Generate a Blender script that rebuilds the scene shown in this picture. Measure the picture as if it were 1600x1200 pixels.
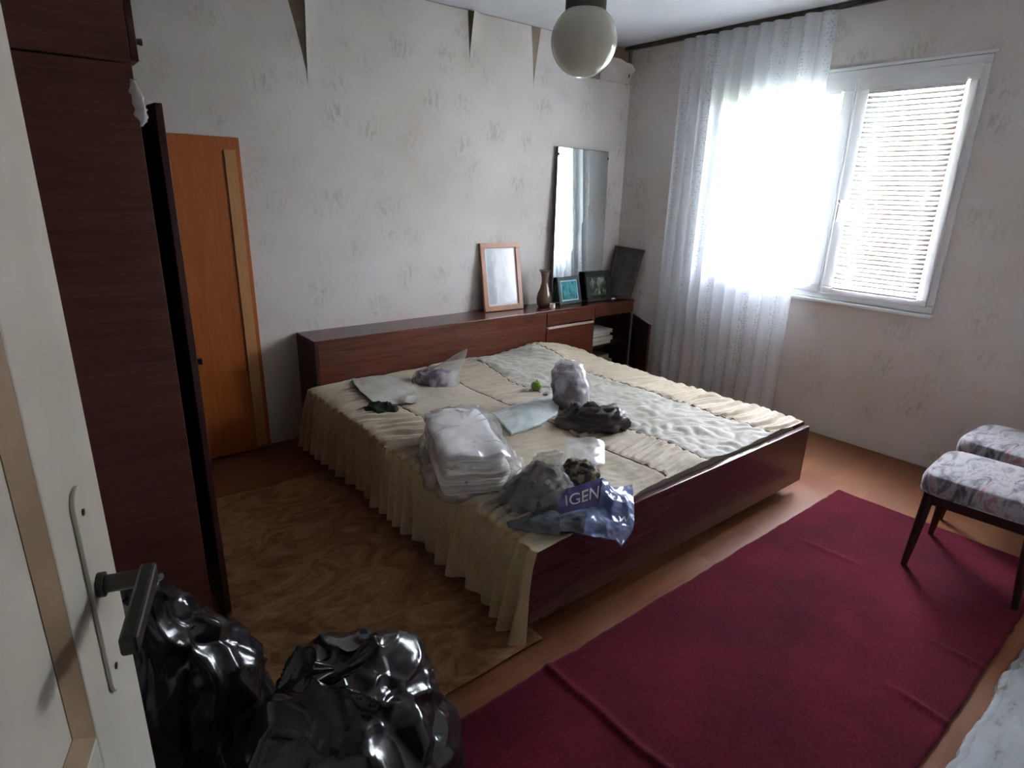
import bpy, bmesh, math, random
from mathutils import Vector, Matrix, noise
random.seed(7)
for o in list(bpy.data.objects): bpy.data.objects.remove(o)
SC = bpy.context.scene
COL = SC.collection
# ------------------------------------------------------------------ camera
FPX, CAMZ = 944.63, 1.5
CR = Vector((0.78035838, -0.62476875, 0.02654820))
CU = Vector((0.17152238, 0.25467768, 0.95169289))
CF = Vector((0.60134921, 0.73810791, -0.30590168))
cd = bpy.data.cameras.new('camera'); cam = bpy.data.objects.new('camera', cd); COL.objects.link(cam)
cd.sensor_fit = 'HORIZONTAL'; cd.sensor_width = 36.0; cd.lens = FPX / 1600 * 36.0
cd.clip_start = 0.02; cd.clip_end = 300
cam.matrix_world = Matrix(((CR.x, CU.x, -CF.x, 0), (CR.y, CU.y, -CF.y, 0), (CR.z, CU.z, -CF.z, CAMZ), (0, 0, 0, 1)))
SC.camera = cam
# ------------------------------------------------------------------ daylight
world = bpy.data.worlds.new('sky'); SC.world = world; world.use_nodes = True
wn = world.node_tree.nodes; wl = world.node_tree.links; wn.clear()
wo = wn.new('ShaderNodeOutputWorld'); wb = wn.new('ShaderNodeBackground')
# thin even cloud, a little brighter overhead, the same all the way round
wg = wn.new('ShaderNodeTexCoord'); wsep = wn.new('ShaderNodeSeparateXYZ'); wl.new(wg.outputs['Generated'], wsep.inputs[0])
wmr = wn.new('ShaderNodeMapRange'); wmr.inputs['From Min'].default_value = 0; wmr.inputs['From Max'].default_value = 1; wmr.inputs['To Min'].default_value = 2.6; wmr.inputs['To Max'].default_value = 3.6
wl.new(wsep.outputs[2], wmr.inputs[0]); wl.new(wmr.outputs[0], wb.inputs[1]); wl.new(wb.outputs[0], wo.inputs[0])
wb.inputs[0].default_value = (.91, .96, 1.08, 1)
sun = bpy.data.lights.new('sun', 'SUN'); sun.energy = .5; sun.angle = math.radians(3); sun.color = (1, .95, .86)
suno = bpy.data.objects.new('sun', sun); COL.objects.link(suno); suno.location = (-6, -6, 12)
suno.rotation_euler = Vector((0.72, 0.35, -1.05)).to_track_quat('-Z', 'Y').to_euler()   # falls on the far side of the house, onto the neighbour
pl = bpy.data.lights.new('window_portal', 'AREA'); pl.shape = 'RECTANGLE'; pl.size = 1.5; pl.size_y = 1.4; pl.cycles.is_portal = True
plo = bpy.data.objects.new('window_portal', pl); COL.objects.link(plo); plo.location = (4.16, 1.84, 1.55)
plo.rotation_euler = Vector((-1, 0, 0)).to_track_quat('-Z', 'Y').to_euler()
vs = SC.view_settings; vs.view_transform = 'Standard'; vs.look = 'None'; vs.gamma = 1.0; vs.use_curve_mapping = False
vs.exposure = 5.15
SC.cycles.max_bounces = 10; SC.cycles.diffuse_bounces = 6; SC.cycles.transparent_max_bounces = 24; SC.cycles.transmission_bounces = 8
SC.cycles.caustics_reflective = False; SC.cycles.caustics_refractive = False

# room, metres: floor z=0; back wall (headboard) y=D; window wall x=W; camera in the doorway at the origin
D, W, H = 3.511, 3.971, 2.548
XL = -0.27
def ray(x, y): return CF + CR * ((x - 800) / FPX) - CU * ((y - 600) / FPX)
def F(x, y, z=0.0):
    d = ray(x, y); t = (z - CAMZ) / d.z; return Vector((d.x * t, d.y * t, z))
def B(x, y, Y):
    d = ray(x, y); t = Y / d.y; return Vector((d.x * t, Y, CAMZ + d.z * t))
def R(x, y, X):
    d = ray(x, y); t = X / d.x; return Vector((X, d.y * t, CAMZ + d.z * t))

# ------------------------------------------------------------------ helpers
def new_mat(name):
    m = bpy.data.materials.new(name); m.use_nodes = True
    nt = m.node_tree; nt.nodes.clear()
    out = nt.nodes.new('ShaderNodeOutputMaterial'); p = nt.nodes.new('ShaderNodeBsdfPrincipled')
    nt.links.new(p.outputs[0], out.inputs[0])
    return m, nt, p, out
def coords(nt, scale=(1, 1, 1), kind='Object'):
    tc = nt.nodes.new('ShaderNodeTexCoord'); mp = nt.nodes.new('ShaderNodeMapping')
    mp.inputs['Scale'].default_value = scale; nt.links.new(tc.outputs[kind], mp.inputs[0]); return mp.outputs[0]
def noise_n(nt, vec, scale, detail=4, rough=.55, dist=0.0):
    n = nt.nodes.new('ShaderNodeTexNoise'); n.inputs['Scale'].default_value = scale; n.inputs['Detail'].default_value = detail
    n.inputs['Roughness'].default_value = rough; n.inputs['Distortion'].default_value = dist; nt.links.new(vec, n.inputs['Vector']); return n.outputs['Fac']
def ramp(nt, fac, stops):
    r = nt.nodes.new('ShaderNodeValToRGB'); e = r.color_ramp.elements
    while len(e) < len(stops): e.new(.5)
    for k, (pos, c) in enumerate(stops):
        e[k].position = pos; e[k].color = (*c, 1) if len(c) == 3 else c
    nt.links.new(fac, r.inputs[0]); return r.outputs[0]
def mixc(nt, fac, a, b, mode='MIX'):
    m = nt.nodes.new('ShaderNodeMixRGB'); m.blend_type = mode
    for i, v in ((0, fac), (1, a), (2, b)):
        if hasattr(v, 'links'): nt.links.new(v, m.inputs[i])
        else: m.inputs[i].default_value = v if i == 0 else (*v, 1)
    return m.outputs[0]
def math_n(nt, op, a, b=None):
    m = nt.nodes.new('ShaderNodeMath'); m.operation = op
    for i, v in ((0, a), (1, b)):
        if v is None: continue
        if hasattr(v, 'links'): nt.links.new(v, m.inputs[i])
        else: m.inputs[i].default_value = v
    return m.outputs[0]
def bump(nt, p, h, strength=.3, dist=.01):
    b = nt.nodes.new('ShaderNodeBump'); b.inputs['Strength'].default_value = strength; b.inputs['Distance'].default_value = dist
    nt.links.new(h, b.inputs['Height']); nt.links.new(b.outputs[0], p.inputs['Normal'])
def pm(name, c1, c2=None, scale=8, stretch=(1, 1, 1), rough=.5, spec=.5, bmp=0, metal=0, coat=0, detail=5, lo=.35, hi=.65, dist=0.0, bdist=.004, sheen=0):
    m, nt, p, out = new_mat(name)
    v = coords(nt, stretch); n = noise_n(nt, v, scale, detail, .55, dist)
    nt.links.new(ramp(nt, n, [(lo, c1), (hi, c2 or c1)]), p.inputs['Base Color'])
    p.inputs['Roughness'].default_value = rough; p.inputs['Specular IOR Level'].default_value = spec; p.inputs['Metallic'].default_value = metal
    p.inputs['Coat Weight'].default_value = coat; p.inputs['Coat Roughness'].default_value = .15; p.inputs['Sheen Weight'].default_value = sheen
    if bmp: bump(nt, p, n, bmp, bdist)
    return m
def plastic(name, tint, cover, rough=.15, gloss=.5, cloud=6.0):
    """thin clear film: partly see-through, partly milky, with a shine"""
    m, nt, p, out = new_mat(name)
    n = noise_n(nt, coords(nt), cloud, 4)
    p.inputs['Roughness'].default_value = rough; p.inputs['Specular IOR Level'].default_value = gloss
    nt.links.new(ramp(nt, n, [(.3, tuple(c * .85 for c in tint)), (.7, tint)]), p.inputs['Base Color'])
    t = nt.nodes.new('ShaderNodeBsdfTransparent'); mx = nt.nodes.new('ShaderNodeMixShader')
    f = ramp(nt, n, [(.3, (max(cover - .15, .02),) * 3), (.7, (min(cover + .15, 1),) * 3)])
    nt.links.new(f, mx.inputs[0]); nt.links.new(t.outputs[0], mx.inputs[1]); nt.links.new(p.outputs[0], mx.inputs[2])
    gl = nt.nodes.new('ShaderNodeBsdfGlossy'); gl.inputs['Roughness'].default_value = rough; fr = nt.nodes.new('ShaderNodeLayerWeight'); fw = math_n(nt, 'ADD', math_n(nt, 'MULTIPLY', math_n(nt, 'POWER', fr.outputs['Facing'], 3.5), .45), .045)
    m3 = nt.nodes.new('ShaderNodeMixShader'); nt.links.new(fw, m3.inputs[0]); nt.links.new(mx.outputs[0], m3.inputs[1]); nt.links.new(gl.outputs[0], m3.inputs[2])
    nt.links.new(m3.outputs[0], out.inputs[0]); return m

class MB:
    def __init__(s): s.v = []; s.f = []; s.mi = []
    def add(s, vs, fs, mi=0):
        o = len(s.v); s.v += [Vector(a) for a in vs]; s.f += [tuple(i + o for i in q) for q in fs]; s.mi += [mi] * len(fs); return s
    def box(s, lo, hi, M=None, mi=0):
        x0, y0, z0 = lo; x1, y1, z1 = hi
        vs = [Vector(a) for a in ((x0, y0, z0), (x1, y0, z0), (x1, y1, z0), (x0, y1, z0), (x0, y0, z1), (x1, y0, z1), (x1, y1, z1), (x0, y1, z1))]
        if M: vs = [M @ a for a in vs]
        return s.add(vs, [(3, 2, 1, 0), (4, 5, 6, 7), (0, 1, 5, 4), (1, 2, 6, 5), (2, 3, 7, 6), (3, 0, 4, 7)], mi)
    def hexa(s, bot, top, mi=0):
        return s.add(list(bot) + list(top), [(3, 2, 1, 0), (4, 5, 6, 7), (0, 1, 5, 4), (1, 2, 6, 5), (2, 3, 7, 6), (3, 0, 4, 7)], mi)
    def tube(s, pts, rad, n=10, cap=True):
        pts = [Vector(p) for p in pts]; rad = rad if isinstance(rad, (list, tuple)) else [rad] * len(pts)
        vs = []; fs = []
        for i, p in enumerate(pts):
            t = (pts[min(i + 1, len(pts) - 1)] - pts[max(i - 1, 0)]).normalized()
            a = t.cross(Vector((0, 0, 1)) if abs(t.z) < .9 else Vector((1, 0, 0))).normalized(); b = t.cross(a)
            vs += [p + (a * math.cos(2 * math.pi * k / n) + b * math.sin(2 * math.pi * k / n)) * rad[i] for k in range(n)]
        for i in range(len(pts) - 1):
            for k in range(n): fs.append((i * n + k, i * n + (k + 1) % n, (i + 1) * n + (k + 1) % n, (i + 1) * n + k))
        if cap: fs += [tuple(range(n))[::-1], tuple((len(pts) - 1) * n + k for k in range(n))]
        return s.add(vs, fs)
    def lathe(s, prof, c=(0, 0, 0), n=32):
        c = Vector(c); vs = []; fs = []
        for r, z in prof: vs += [c + Vector((r * math.cos(2 * math.pi * k / n), r * math.sin(2 * math.pi * k / n), z)) for k in range(n)]
        for i in range(len(prof) - 1):
            for k in range(n): fs.append((i * n + k, i * n + (k + 1) % n, (i + 1) * n + (k + 1) % n, (i + 1) * n + k))
        fs += [tuple(range(n))[::-1], tuple((len(prof) - 1) * n + k for k in range(n))]
        return s.add(vs, fs)
    def grid(s, fn, nu, nv, mi=0):
        vs = [fn(i / nu, j / nv) for i in range(nu + 1) for j in range(nv + 1)]
        fs = [(i * (nv + 1) + j, (i + 1) * (nv + 1) + j, (i + 1) * (nv + 1) + j + 1, i * (nv + 1) + j + 1) for i in range(nu) for j in range(nv)]
        s.add(vs, fs); 
        if callable(mi):
            s.mi[-len(fs):] = [mi((i + .5) / nu, (j + .5) / nv) for i in range(nu) for j in range(nv)]
        return s
    def build(s, name, mat, parent=None, local=False, smooth=False, bevel=0, solid=0, sub=0, crumple=None, origin=None):
        vs = s.v
        me = bpy.data.meshes.new(name); o = bpy.data.objects.new(name, me); COL.objects.link(o)
        if parent is None and not local:
            if origin is None:
                xs = [v.x for v in vs]; ys = [v.y for v in vs]; zs = [v.z for v in vs]
                origin = Vector(((min(xs) + max(xs)) / 2, (min(ys) + max(ys)) / 2, min(zs)))
            origin = Vector(origin); vs = [v - origin for v in vs]; o.location = origin
        elif parent is not None:
            o.parent = parent
            if not local:
                inv = world_of(parent).inverted(); vs = [inv @ v for v in vs]
        me.from_pydata([tuple(v) for v in vs], [], s.f)
        for m in (mat if isinstance(mat, (list, tuple)) else [mat]): me.materials.append(m)
        if any(s.mi): me.polygons.foreach_set('material_index', s.mi)
        bm = bmesh.new(); bm.from_mesh(me); bmesh.ops.recalc_face_normals(bm, faces=bm.faces)
        if crumple:
            bm.normal_update(); amp, sc, seed, keep = crumple
            off = Vector((seed * 3.7, seed * 1.3, seed * 2.1))
            mv = []
            for v in bm.verts:
                p = v.co * sc + off
                if amp < 0:
                    ds, _ = noise.voronoi(p); e2, _ = noise.voronoi(p * 2.1 + off)
                    d = -(min(ds[1] - ds[0], .9) * .9 + .35 * min(e2[1] - e2[0], .8) - .4) + .5 * noise.noise(p * .7) + .10 * (.4 - abs(noise.noise(Vector((p.x * 3.5, p.y * 3.5, p.z * 1.6))))) - .30 * (1 - abs(noise.noise(Vector((p.x * 1.9, p.y * 1.9, p.z * .9)) + off))) ** 9 - .16 * (1 - abs(noise.noise(p * 2.7 + off * 2))) ** 10
                    mv.append(v.normal * (amp * d)); continue
                d = (.5 - abs(noise.noise(p))) + .45 * (.4 - abs(noise.noise(p * 2.3 + off))) + .18 * noise.noise(p * 5)
                mv.append(v.normal * (amp * d))
            for v, m_ in zip(bm.verts, mv): v.co += m_
            if keep is not None:
                for v in bm.verts: v.co.z = max(v.co.z, keep)
        bm.to_mesh(me); bm.free()
        if smooth:
            for p in me.polygons: p.use_smooth = True
            if smooth is not True: me.set_sharp_from_angle(angle=math.radians(smooth))
        if bevel:
            b = o.modifiers.new('bevel', 'BEVEL'); b.width = bevel; b.segments = 2; b.limit_method = 'ANGLE'; b.angle_limit = math.radians(40); b.harden_normals = False
        if sub:
            b = o.modifiers.new('sub', 'SUBSURF'); b.levels = sub; b.render_levels = sub
        if solid:
            b = o.modifiers.new('solid', 'SOLIDIFY'); b.thickness = solid; b.offset = -1
        return o
def world_of(o):
    m = Matrix.LocRotScale(o.location, o.rotation_euler, o.scale)
    return (world_of(o.parent) @ m) if o.parent else m
def thing(name, label, cat, loc, rz=0, group=None):
    o = bpy.data.objects.new(name, None); COL.objects.link(o); o.empty_display_size = .1
    o.location = loc; o.rotation_euler = (0, 0, rz); o['label'] = label; o['category'] = cat
    if group: o['group'] = group
    return o
def tag(o, label, cat, group=None):
    o['label'] = label; o['category'] = cat
    if group: o['group'] = group
    return o
def struct(o): o['kind'] = 'structure'; return o
def lab(o, l): o['label'] = l; return o
def copy_tree(o, parent=None):
    c = o.copy(); COL.objects.link(c); c.parent = parent
    for ch in list(o.children): copy_tree(ch, c)
    return c
def catmull(P, t):
    n = len(P) - 1; x = t * n; i = min(int(x), n - 1); f = x - i
    p0, p1, p2, p3 = P[max(i - 1, 0)], P[i], P[i + 1], P[min(i + 2, n)]
    return (p1 * 2 + (p2 - p0) * f + (p0 * 2 - p1 * 5 + p2 * 4 - p3) * f * f + (p1 * 3 - p0 - p2 * 3 + p3) * f ** 3) * .5
def loft(rings, nu=48, nv=28):
    """rings: (centre, axis a, axis b); a closed skin through ellipses"""
    C = [Vector(r[0]) for r in rings]; A = [Vector(r[1]) for r in rings]; Bx = [Vector(r[2]) for r in rings]
    mb = MB(); vs = []; fs = []
    for j in range(nv + 1):
        t = j / nv; c, a, b = catmull(C, t), catmull(A, t), catmull(Bx, t)
        vs += [c + a * math.cos(2 * math.pi * k / nu) + b * math.sin(2 * math.pi * k / nu) for k in range(nu)]
    for j in range(nv):
        for k in range(nu): fs.append((j * nu + k, j * nu + (k + 1) % nu, (j + 1) * nu + (k + 1) % nu, (j + 1) * nu + k))
    c0 = len(vs); vs += [C[0], C[-1]]
    for k in range(nu):
        fs.append((c0, (k + 1) % nu, k)); fs.append((c0 + 1, nv * nu + k, nv * nu + (k + 1) % nu))
    return mb.add(vs, fs)
def patch(rows, nu=40, nv=40):
    """smooth sheet through a net of points"""
    rows = [[Vector(p) for p in r] for r in rows]
    def fn(u, v): return catmull([catmull(r, v) for r in rows], u)
    return MB().grid(fn, nu, nv), fn

# ------------------------------------------------------------------ materials
def wallpaper_mat():
    m, nt, p, out = new_mat('wallpaper')
    tc = nt.nodes.new('ShaderNodeTexCoord'); geo = nt.nodes.new('ShaderNodeNewGeometry')
    sep = nt.nodes.new('ShaderNodeSeparateXYZ'); nt.links.new(geo.outputs['Position'], sep.inputs[0])
    su = math_n(nt, 'ADD', sep.outputs[0], sep.outputs[1])
    cmb = nt.nodes.new('ShaderNodeCombineXYZ'); nt.links.new(su, cmb.inputs[0]); nt.links.new(sep.outputs[2], cmb.inputs[1])
    v = cmb.outputs[0]
    # rows of small brush-like flower clumps
    vor = nt.nodes.new('ShaderNodeTexVoronoi'); vor.inputs['Scale'].default_value = 4.6; vor.inputs['Randomness'].default_value = .62; nt.links.new(v, vor.inputs['Vector'])
    clump = ramp(nt, vor.outputs['Distance'], [(.15, (1, 1, 1)), (.50, (0, 0, 0))])
    mp = nt.nodes.new('ShaderNodeMapping'); mp.inputs['Scale'].default_value = (1.0, .42, 1); nt.links.new(v, mp.inputs[0])
    brush = ramp(nt, noise_n(nt, mp.outputs[0], 42, 3, .6, .6), [(.47, (0, 0, 0)), (.62, (1, 1, 1))])
    leaf = math_n(nt, 'MULTIPLY', clump, brush)
    big = noise_n(nt, v, 1.7, 4)
    base = ramp(nt, big, [(.3, (.61, .565, .53)), (.55, (.67, .635, .615)), (.75, (.69, .665, .66))])
    tone = ramp(nt, noise_n(nt, v, 3.1, 2), [(.4, (.34, .25, .22)), (.6, (.31, .29, .27))])
    c = mixc(nt, math_n(nt, 'MULTIPLY', leaf, .42), base, tone)
    fine = noise_n(nt, v, 160, 3)
    c = mixc(nt, .06, c, ramp(nt, fine, [(.35, (.3, .28, .25)), (.65, (1, 1, 1))]), 'MULTIPLY')
    stain = ramp(nt, noise_n(nt, v, 2.6, 6, .65), [(.62, (0, 0, 0)), (.8, (1, 1, 1))])
    c = mixc(nt, math_n(nt, 'MULTIPLY', stain, .35), c, (.46, .40, .32))
    nt.links.new(c, p.inputs['Base Color']); p.inputs['Roughness'].default_value = .8; p.inputs['Specular IOR Level'].default_value = .25
    bump(nt, p, math_n(nt, 'ADD', noise_n(nt, v, 5, 4), math_n(nt, 'MULTIPLY', fine, .06)), .25, .01)
    return m
def floor_mat():
    m, nt, p, out = new_mat('parquet')
    v = coords(nt)
    br = nt.nodes.new('ShaderNodeTexBrick'); br.inputs['Scale'].default_value = 1; br.inputs['Brick Width'].default_value = .42; br.inputs['Row Height'].default_value = .07
    br.inputs['Mortar Size'].default_value = .0012; br.inputs['Color1'].default_value = (.19, .050, .019, 1); br.inputs['Color2'].default_value = (.27, .090, .036, 1); br.inputs['Mortar'].default_value = (.17, .07, .027, 1)
    br.inputs['Bias'].default_value = 0
    nt.links.new(v, br.inputs['Vector'])
    g = noise_n(nt, coords(nt, (2, 30, 1)), 3, 5, .6, .4)
    c = mixc(nt, .55, br.outputs['Color'], ramp(nt, g, [(.3, (.55, .5, .42)), (.7, (1, 1, 1))]), 'MULTIPLY')
    w = noise_n(nt, v, 1.6, 5, .6)
    c = mixc(nt, ramp(nt, w, [(.42, (0, 0, 0)), (.66, (.6, .6, .6))]), c, (.25, .13, .07))     # worn, greyer patches
    nt.links.new(c, p.inputs['Base Color'])
    nt.links.new(ramp(nt, w, [(.3, (.30,) * 3), (.7, (.48,) * 3)]), p.inputs['Roughness']); p.inputs['Specular IOR Level'].default_value = .45
    bump(nt, p, br.outputs['Fac'], -.2, .002)
    return m
def wood(name, dark, light, axis=0, scale=3.0, rough=.32, coat=.15, ring=.5):
    m, nt, p, out = new_mat(name)
    s = [14, 14, 14]; s[axis] = 1.0
    g = noise_n(nt, coords(nt, tuple(s)), scale, 6, .62, ring)
    h = noise_n(nt, coords(nt, tuple(a * 5 for a in s)), scale, 3)
    c = mixc(nt, .35, ramp(nt, g, [(.28, dark), (.72, light)]), ramp(nt, h, [(.35, dark), (.65, light)]))
    nt.links.new(c, p.inputs['Base Color']); p.inputs['Roughness'].default_value = rough
    p.inputs['Coat Weight'].default_value = coat; p.inputs['Coat Roughness'].default_value = .2; p.inputs['Specular IOR Level'].default_value = .4
    bump(nt, p, h, .05, .002); return m

M = {}
M['paper'] = wallpaper_mat()
M['floor'] = floor_mat()
M['plaster'] = pm('bare_plaster', (.24, .18, .125), (.34, .27, .2), 9, rough=.9, bmp=.3)
M['ceiling'] = pm('ceiling_paint', (.58, .60, .64), (.65, .67, .71), 2.2, rough=.85, bmp=.08)
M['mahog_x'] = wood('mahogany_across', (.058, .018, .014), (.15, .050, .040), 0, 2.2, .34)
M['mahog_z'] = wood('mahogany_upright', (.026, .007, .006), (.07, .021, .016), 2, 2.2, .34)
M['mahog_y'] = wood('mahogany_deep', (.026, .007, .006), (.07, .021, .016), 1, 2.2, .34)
M['head'] = wood('headboard_veneer', (.066, .017, .011), (.165, .050, .030), 0, 1.8, .26, .3)
M['dark_in'] = wood('cabinet_inside', (.03, .012, .01), (.06, .025, .02), 1, 2, .6, 0)
M['orange'] = wood('orange_veneer', (.31, .072, .011), (.45, .125, .022), 2, 1.3, .42, .1, .8)
M['batten'] = wood('pale_batten', (.42, .19, .07), (.52, .26, .11), 2, 2, .5, 0)
M['cream'] = pm('cream_gloss_paint', (.56, .56, .49), (.64, .64, .57), 5, rough=.38, bmp=.05, coat=.1)
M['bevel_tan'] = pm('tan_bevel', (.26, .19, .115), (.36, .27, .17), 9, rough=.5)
M['iron'] = pm('dark_metal', (.06, .057, .052), (.10, .095, .088), 20, rough=.38, metal=.75)
M['white_pvc'] = pm('white_pvc', (.78, .80, .83), (.82, .84, .86), 3, rough=.32)
M['slat'] = pm('blind_slat', (.80, .81, .82), (.84, .85, .86), 3, rough=.45)
M['opal'] = pm('opal_glass', (.60, .60, .52), (.66, .66, .58), 2, rough=.12, spec=.5, coat=.4)
M['cap'] = pm('lamp_cap', (.05, .055, .05), (.09, .095, .085), 8, rough=.5)
M['cord'] = pm('grey_cord', (.1, .1, .1), None, rough=.6)

# ------------------------------------------------------------------ the room shell
fl = MB().box((XL - .15, -1.75, -.12), (W + .12, D + .12, 0)).build('floor', M['floor'], origin=(0, 0, 0)); struct(fl)
ce = MB().box((XL - .15, -1.75, H), (W + .3, D + .3, H + .14)).build('ceiling', M['ceiling'], origin=(0, 0, H)); struct(ce)
wb_ = MB().box((XL - .15, D, 0), (W + .3, D + .25, H)).build('wall_back', M['plaster'], origin=(0, D, 0)); struct(wb_)
# window wall with its opening
WY0, WY1, WZ0, WZ1 = 1.149, 2.54, .905, 2.198
mw = MB()
mw.box((W, -.12, 0), (W + .26, D, WZ0)).box((W, -.12, WZ1), (W + .26, D, H)).box((W, -.12, WZ0), (W + .26, WY0, WZ1)).box((W, WY1, WZ0), (W + .26, D, WZ1))
wr = mw.build('wall_right', M['plaster'], origin=(W, 0, 0)); struct(wr)
wlft = MB().box((XL - .15, -1.75, 0), (XL, D, H)).build('wall_left', M['paper'], origin=(XL, 0, 0)); struct(wlft)
DX0, DX1, DZ = -.245, .62, 2.05
mf = MB().box((DX1, -.14, 0), (W + .26, -.02, H)).box((XL, -.14, DZ), (DX1, -.02, H)).box((XL, -.14, 0), (DX0, -.02, DZ))
wf = mf.build('wall_front', M['paper'], origin=(1, -.08, 0)); struct(wf)
mh = MB().box((XL, -1.75, 0), (2.0, -1.6, H)).box((1.9, -1.6, 0), (2.0, -.14, H))
whl = mh.build('wall_hall', M['ceiling'], origin=(1, -1.6, 0)); struct(whl)
tr = MB().box((DX1 - .03, -.15, 0), (DX1, -.01, DZ)).box((DX0, -.15, 0), (DX0 + .012, -.01, DZ)).box((DX0, -.15, DZ - .03), (DX1, -.01, DZ)).build('trim_1', M['cream'], origin=(.2, -.08, 0)); struct(tr)

# wallpaper lengths, each 53 cm wide, some lifting at the seams
def strip_back(x0, x1, z1=H - .004, cutr=0, cutl=0, hl=.4, hr=.4, curl_l=0, curl_r=0, wav=0.0):
    """cut: how far the paper has drawn back from the seam at the very top; curl: how far it stands off the wall"""
    def fn(u, v):
        z = .002 + (z1 - .002) * v
        tl = max(0, (z - (z1 - hl)) / hl); trr = max(0, (z - (z1 - hr)) / hr)
        a = x0 + .0001 + cutl * tl ** 1.2; b = x1 - .0001 - cutr * trr ** 1.2
        x = a + (b - a) * u
        y = D - .0025 - curl_l * tl ** 1.3 * max(0, 1 - u / .22) ** 2 - curl_r * trr ** 1.3 * max(0, 1 - (1 - u) / .22) ** 2
        y -= .0012 * (noise.noise((x * 4, z * 3, 2)) + .5) + wav * max(0, tl) * .5 * (1 + math.sin(u * 9))
        return Vector((x, y, z))
    o = MB().grid(fn, 28, 60).build('wallpaper_strip', M['paper'], wb_, smooth=True); return o
strip_back(XL, .32); strip_back(.32, .85)
strip_back(.85, 1.38, cutr=.12, hr=.5, curl_r=.012)
strip_back(1.38, 1.91, curl_l=.055, hl=.55)
strip_back(1.91, 2.44, cutr=.022, hr=.25, curl_r=.01)
strip_back(2.44, 2.975, curl_l=.05, hl=.28, cutr=.035, hr=.36)
strip_back(2.975, 3.50, cutl=.05, hl=.36)
strip_back(3.50, W - .002, z1=2.30)
# the last length has come away at the top and folds forward into the corner
def flap(u, v):
    x = 3.62 + (W - .012 - 3.62) * u; top = 2.30
    ang = v * 2.0; r = .085 * (.35 + .65 * math.sin(math.pi * min(1, .25 + .75 * u)))
    y = D - .004 - r * (1 - math.cos(ang)) * 1.1; z = top + r * math.sin(ang) * 1.5 + .10 * (abs(u - .42)) * v
    return Vector((x, y, z))
lab(MB().grid(flap, 20, 16).build('wallpaper_flap', M['paper'], wb_, smooth=True, solid=.0012), 'loose flap of wallpaper folded forward by the corner')
def strip_right(y0, y1, z0, z1, curl=0):
    def fn(u, v):
        y = y0 + .0001 + (y1 - y0 - .0002) * u; z = z0 + (z1 - z0) * v
        x = W - .0025 - .0014 * (noise.noise((y * 4, z * 3, 7)) + .5)
        if curl: x -= curl * max(0, (.10 - z) / .10) ** 1.5 * max(0, math.sin(u * math.pi)) ** 3
        return Vector((x, y, z))
    return MB().grid(fn, 24, 60).build('wallpaper_strip', M['paper'], wr, smooth=True)
ys = [D - .002 - .53 * k for k in range(8)]
for a, b in zip(ys[1:], ys[:-1]):
    a = max(a, 0)
    if b <= WY0 or a >= WY1: strip_right(a, b, .004, H - .004, .04 if a < .75 < b else 0)
    else:
        strip_right(a, b, .004, WZ0 - .03); strip_right(a, b, WZ1 + .015, H - .004)
        if a < WY0: strip_right(a, WY0 - .012, WZ0 - .03, WZ1 + .015)
        if b > WY1: strip_right(WY1 + .012, b, WZ0 - .03, WZ1 + .015)

# ------------------------------------------------------------------ window
GY0, GY1, GZ0, GZ1 = 1.212, 1.69, .972, 2.096
LY0, LY1 = 1.845, 2.475
win = bpy.data.objects.new('window_1', None); COL.objects.link(win); win.location = (W, 1.84, WZ0); struct(win)
def ring_frame(mb, x0, x1, y0, y1, z0, z1, wy0, wy1, wz0, wz1):
    mb.box((x0, y0, z0), (x1, y1, wz0)).box((x0, y0, wz1), (x1, y1, z1)).box((x0, y0, wz0), (x1, wy0, wz1)).box((x0, wy1, wz0), (x1, y1, wz1)); return mb
ring_frame(MB(), W - .012, W + .06, WY0 - .012, WY1 + .012, WZ0 - .012, WZ1 + .012, WY0 + .03, WY1 - .03, WZ0 + .03, WZ1 - .03).box((W - .008, 1.755, WZ0 + .03), (W + .055, 1.785, WZ1 - .03)).build('window_frame', M['white_pvc'], win, bevel=.004)
s1 = ring_frame(MB(), W - .03, W + .035, WY0 + .022, 1.762, WZ0 + .022, WZ1 - .022, GY0, GY1, GZ0, GZ1).build('window_sash', M['white_pvc'], win, bevel=.006)
s2 = ring_frame(MB(), W - .018, W + .035, 1.78, WY1 - .022, WZ0 + .022, WZ1 - .022, LY0, LY1, GZ0, GZ1).build('window_sash', M['white_pvc'], win, bevel=.006)
def glass_mat():
    m, nt, p, out = new_mat('window_glass')
    t = nt.nodes.new('ShaderNodeBsdfTransparent'); g = nt.nodes.new('ShaderNodeBsdfGlossy'); g.inputs['Roughness'].default_value = .02
    n = noise_n(nt, coords(nt), 3, 3); f = ramp(nt, n, [(.3, (.05,) * 3), (.7, (.09,) * 3)])
    mx = nt.nodes.new('ShaderNodeMixShader'); nt.links.new(f, mx.inputs[0]); nt.links.new(t.outputs[0], mx.inputs[1]); nt.links.new(g.outputs[0], mx.inputs[2]); nt.links.new(mx.outputs[0], out.inputs[0]); return m
M['glass'] = glass_mat()
MB().box((W + .012, GY0 - .01, GZ0 - .01), (W + .018, GY1 + .01, GZ1 + .01)).build('pane', M['glass'], s1)
MB().box((W + .012, LY0 - .01, GZ0 - .01), (W + .018, LY1 + .01, GZ1 + .01)).build('pane', M['glass'], s2)
hm = MB().box((W - .040, 1.715, 1.44), (W - .030, 1.74, 1.51)).tube([(W - .04, 1.7275, 1.485), (W - .07, 1.7275, 1.485), (W - .072, 1.7275, 1.47), (W - .07, 1.73, 1.37)], [.009, .009, .011, .008])
lab(hm.build('handle', M['white_pvc'], s1, smooth=40), 'white lever handle')
MB().box((W - .045, WY0 - .02, WZ0 - .034), (W + .02, WY1 + .02, WZ0 - .014)).build('window_sill', M['white_pvc'], win, bevel=.004)
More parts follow.
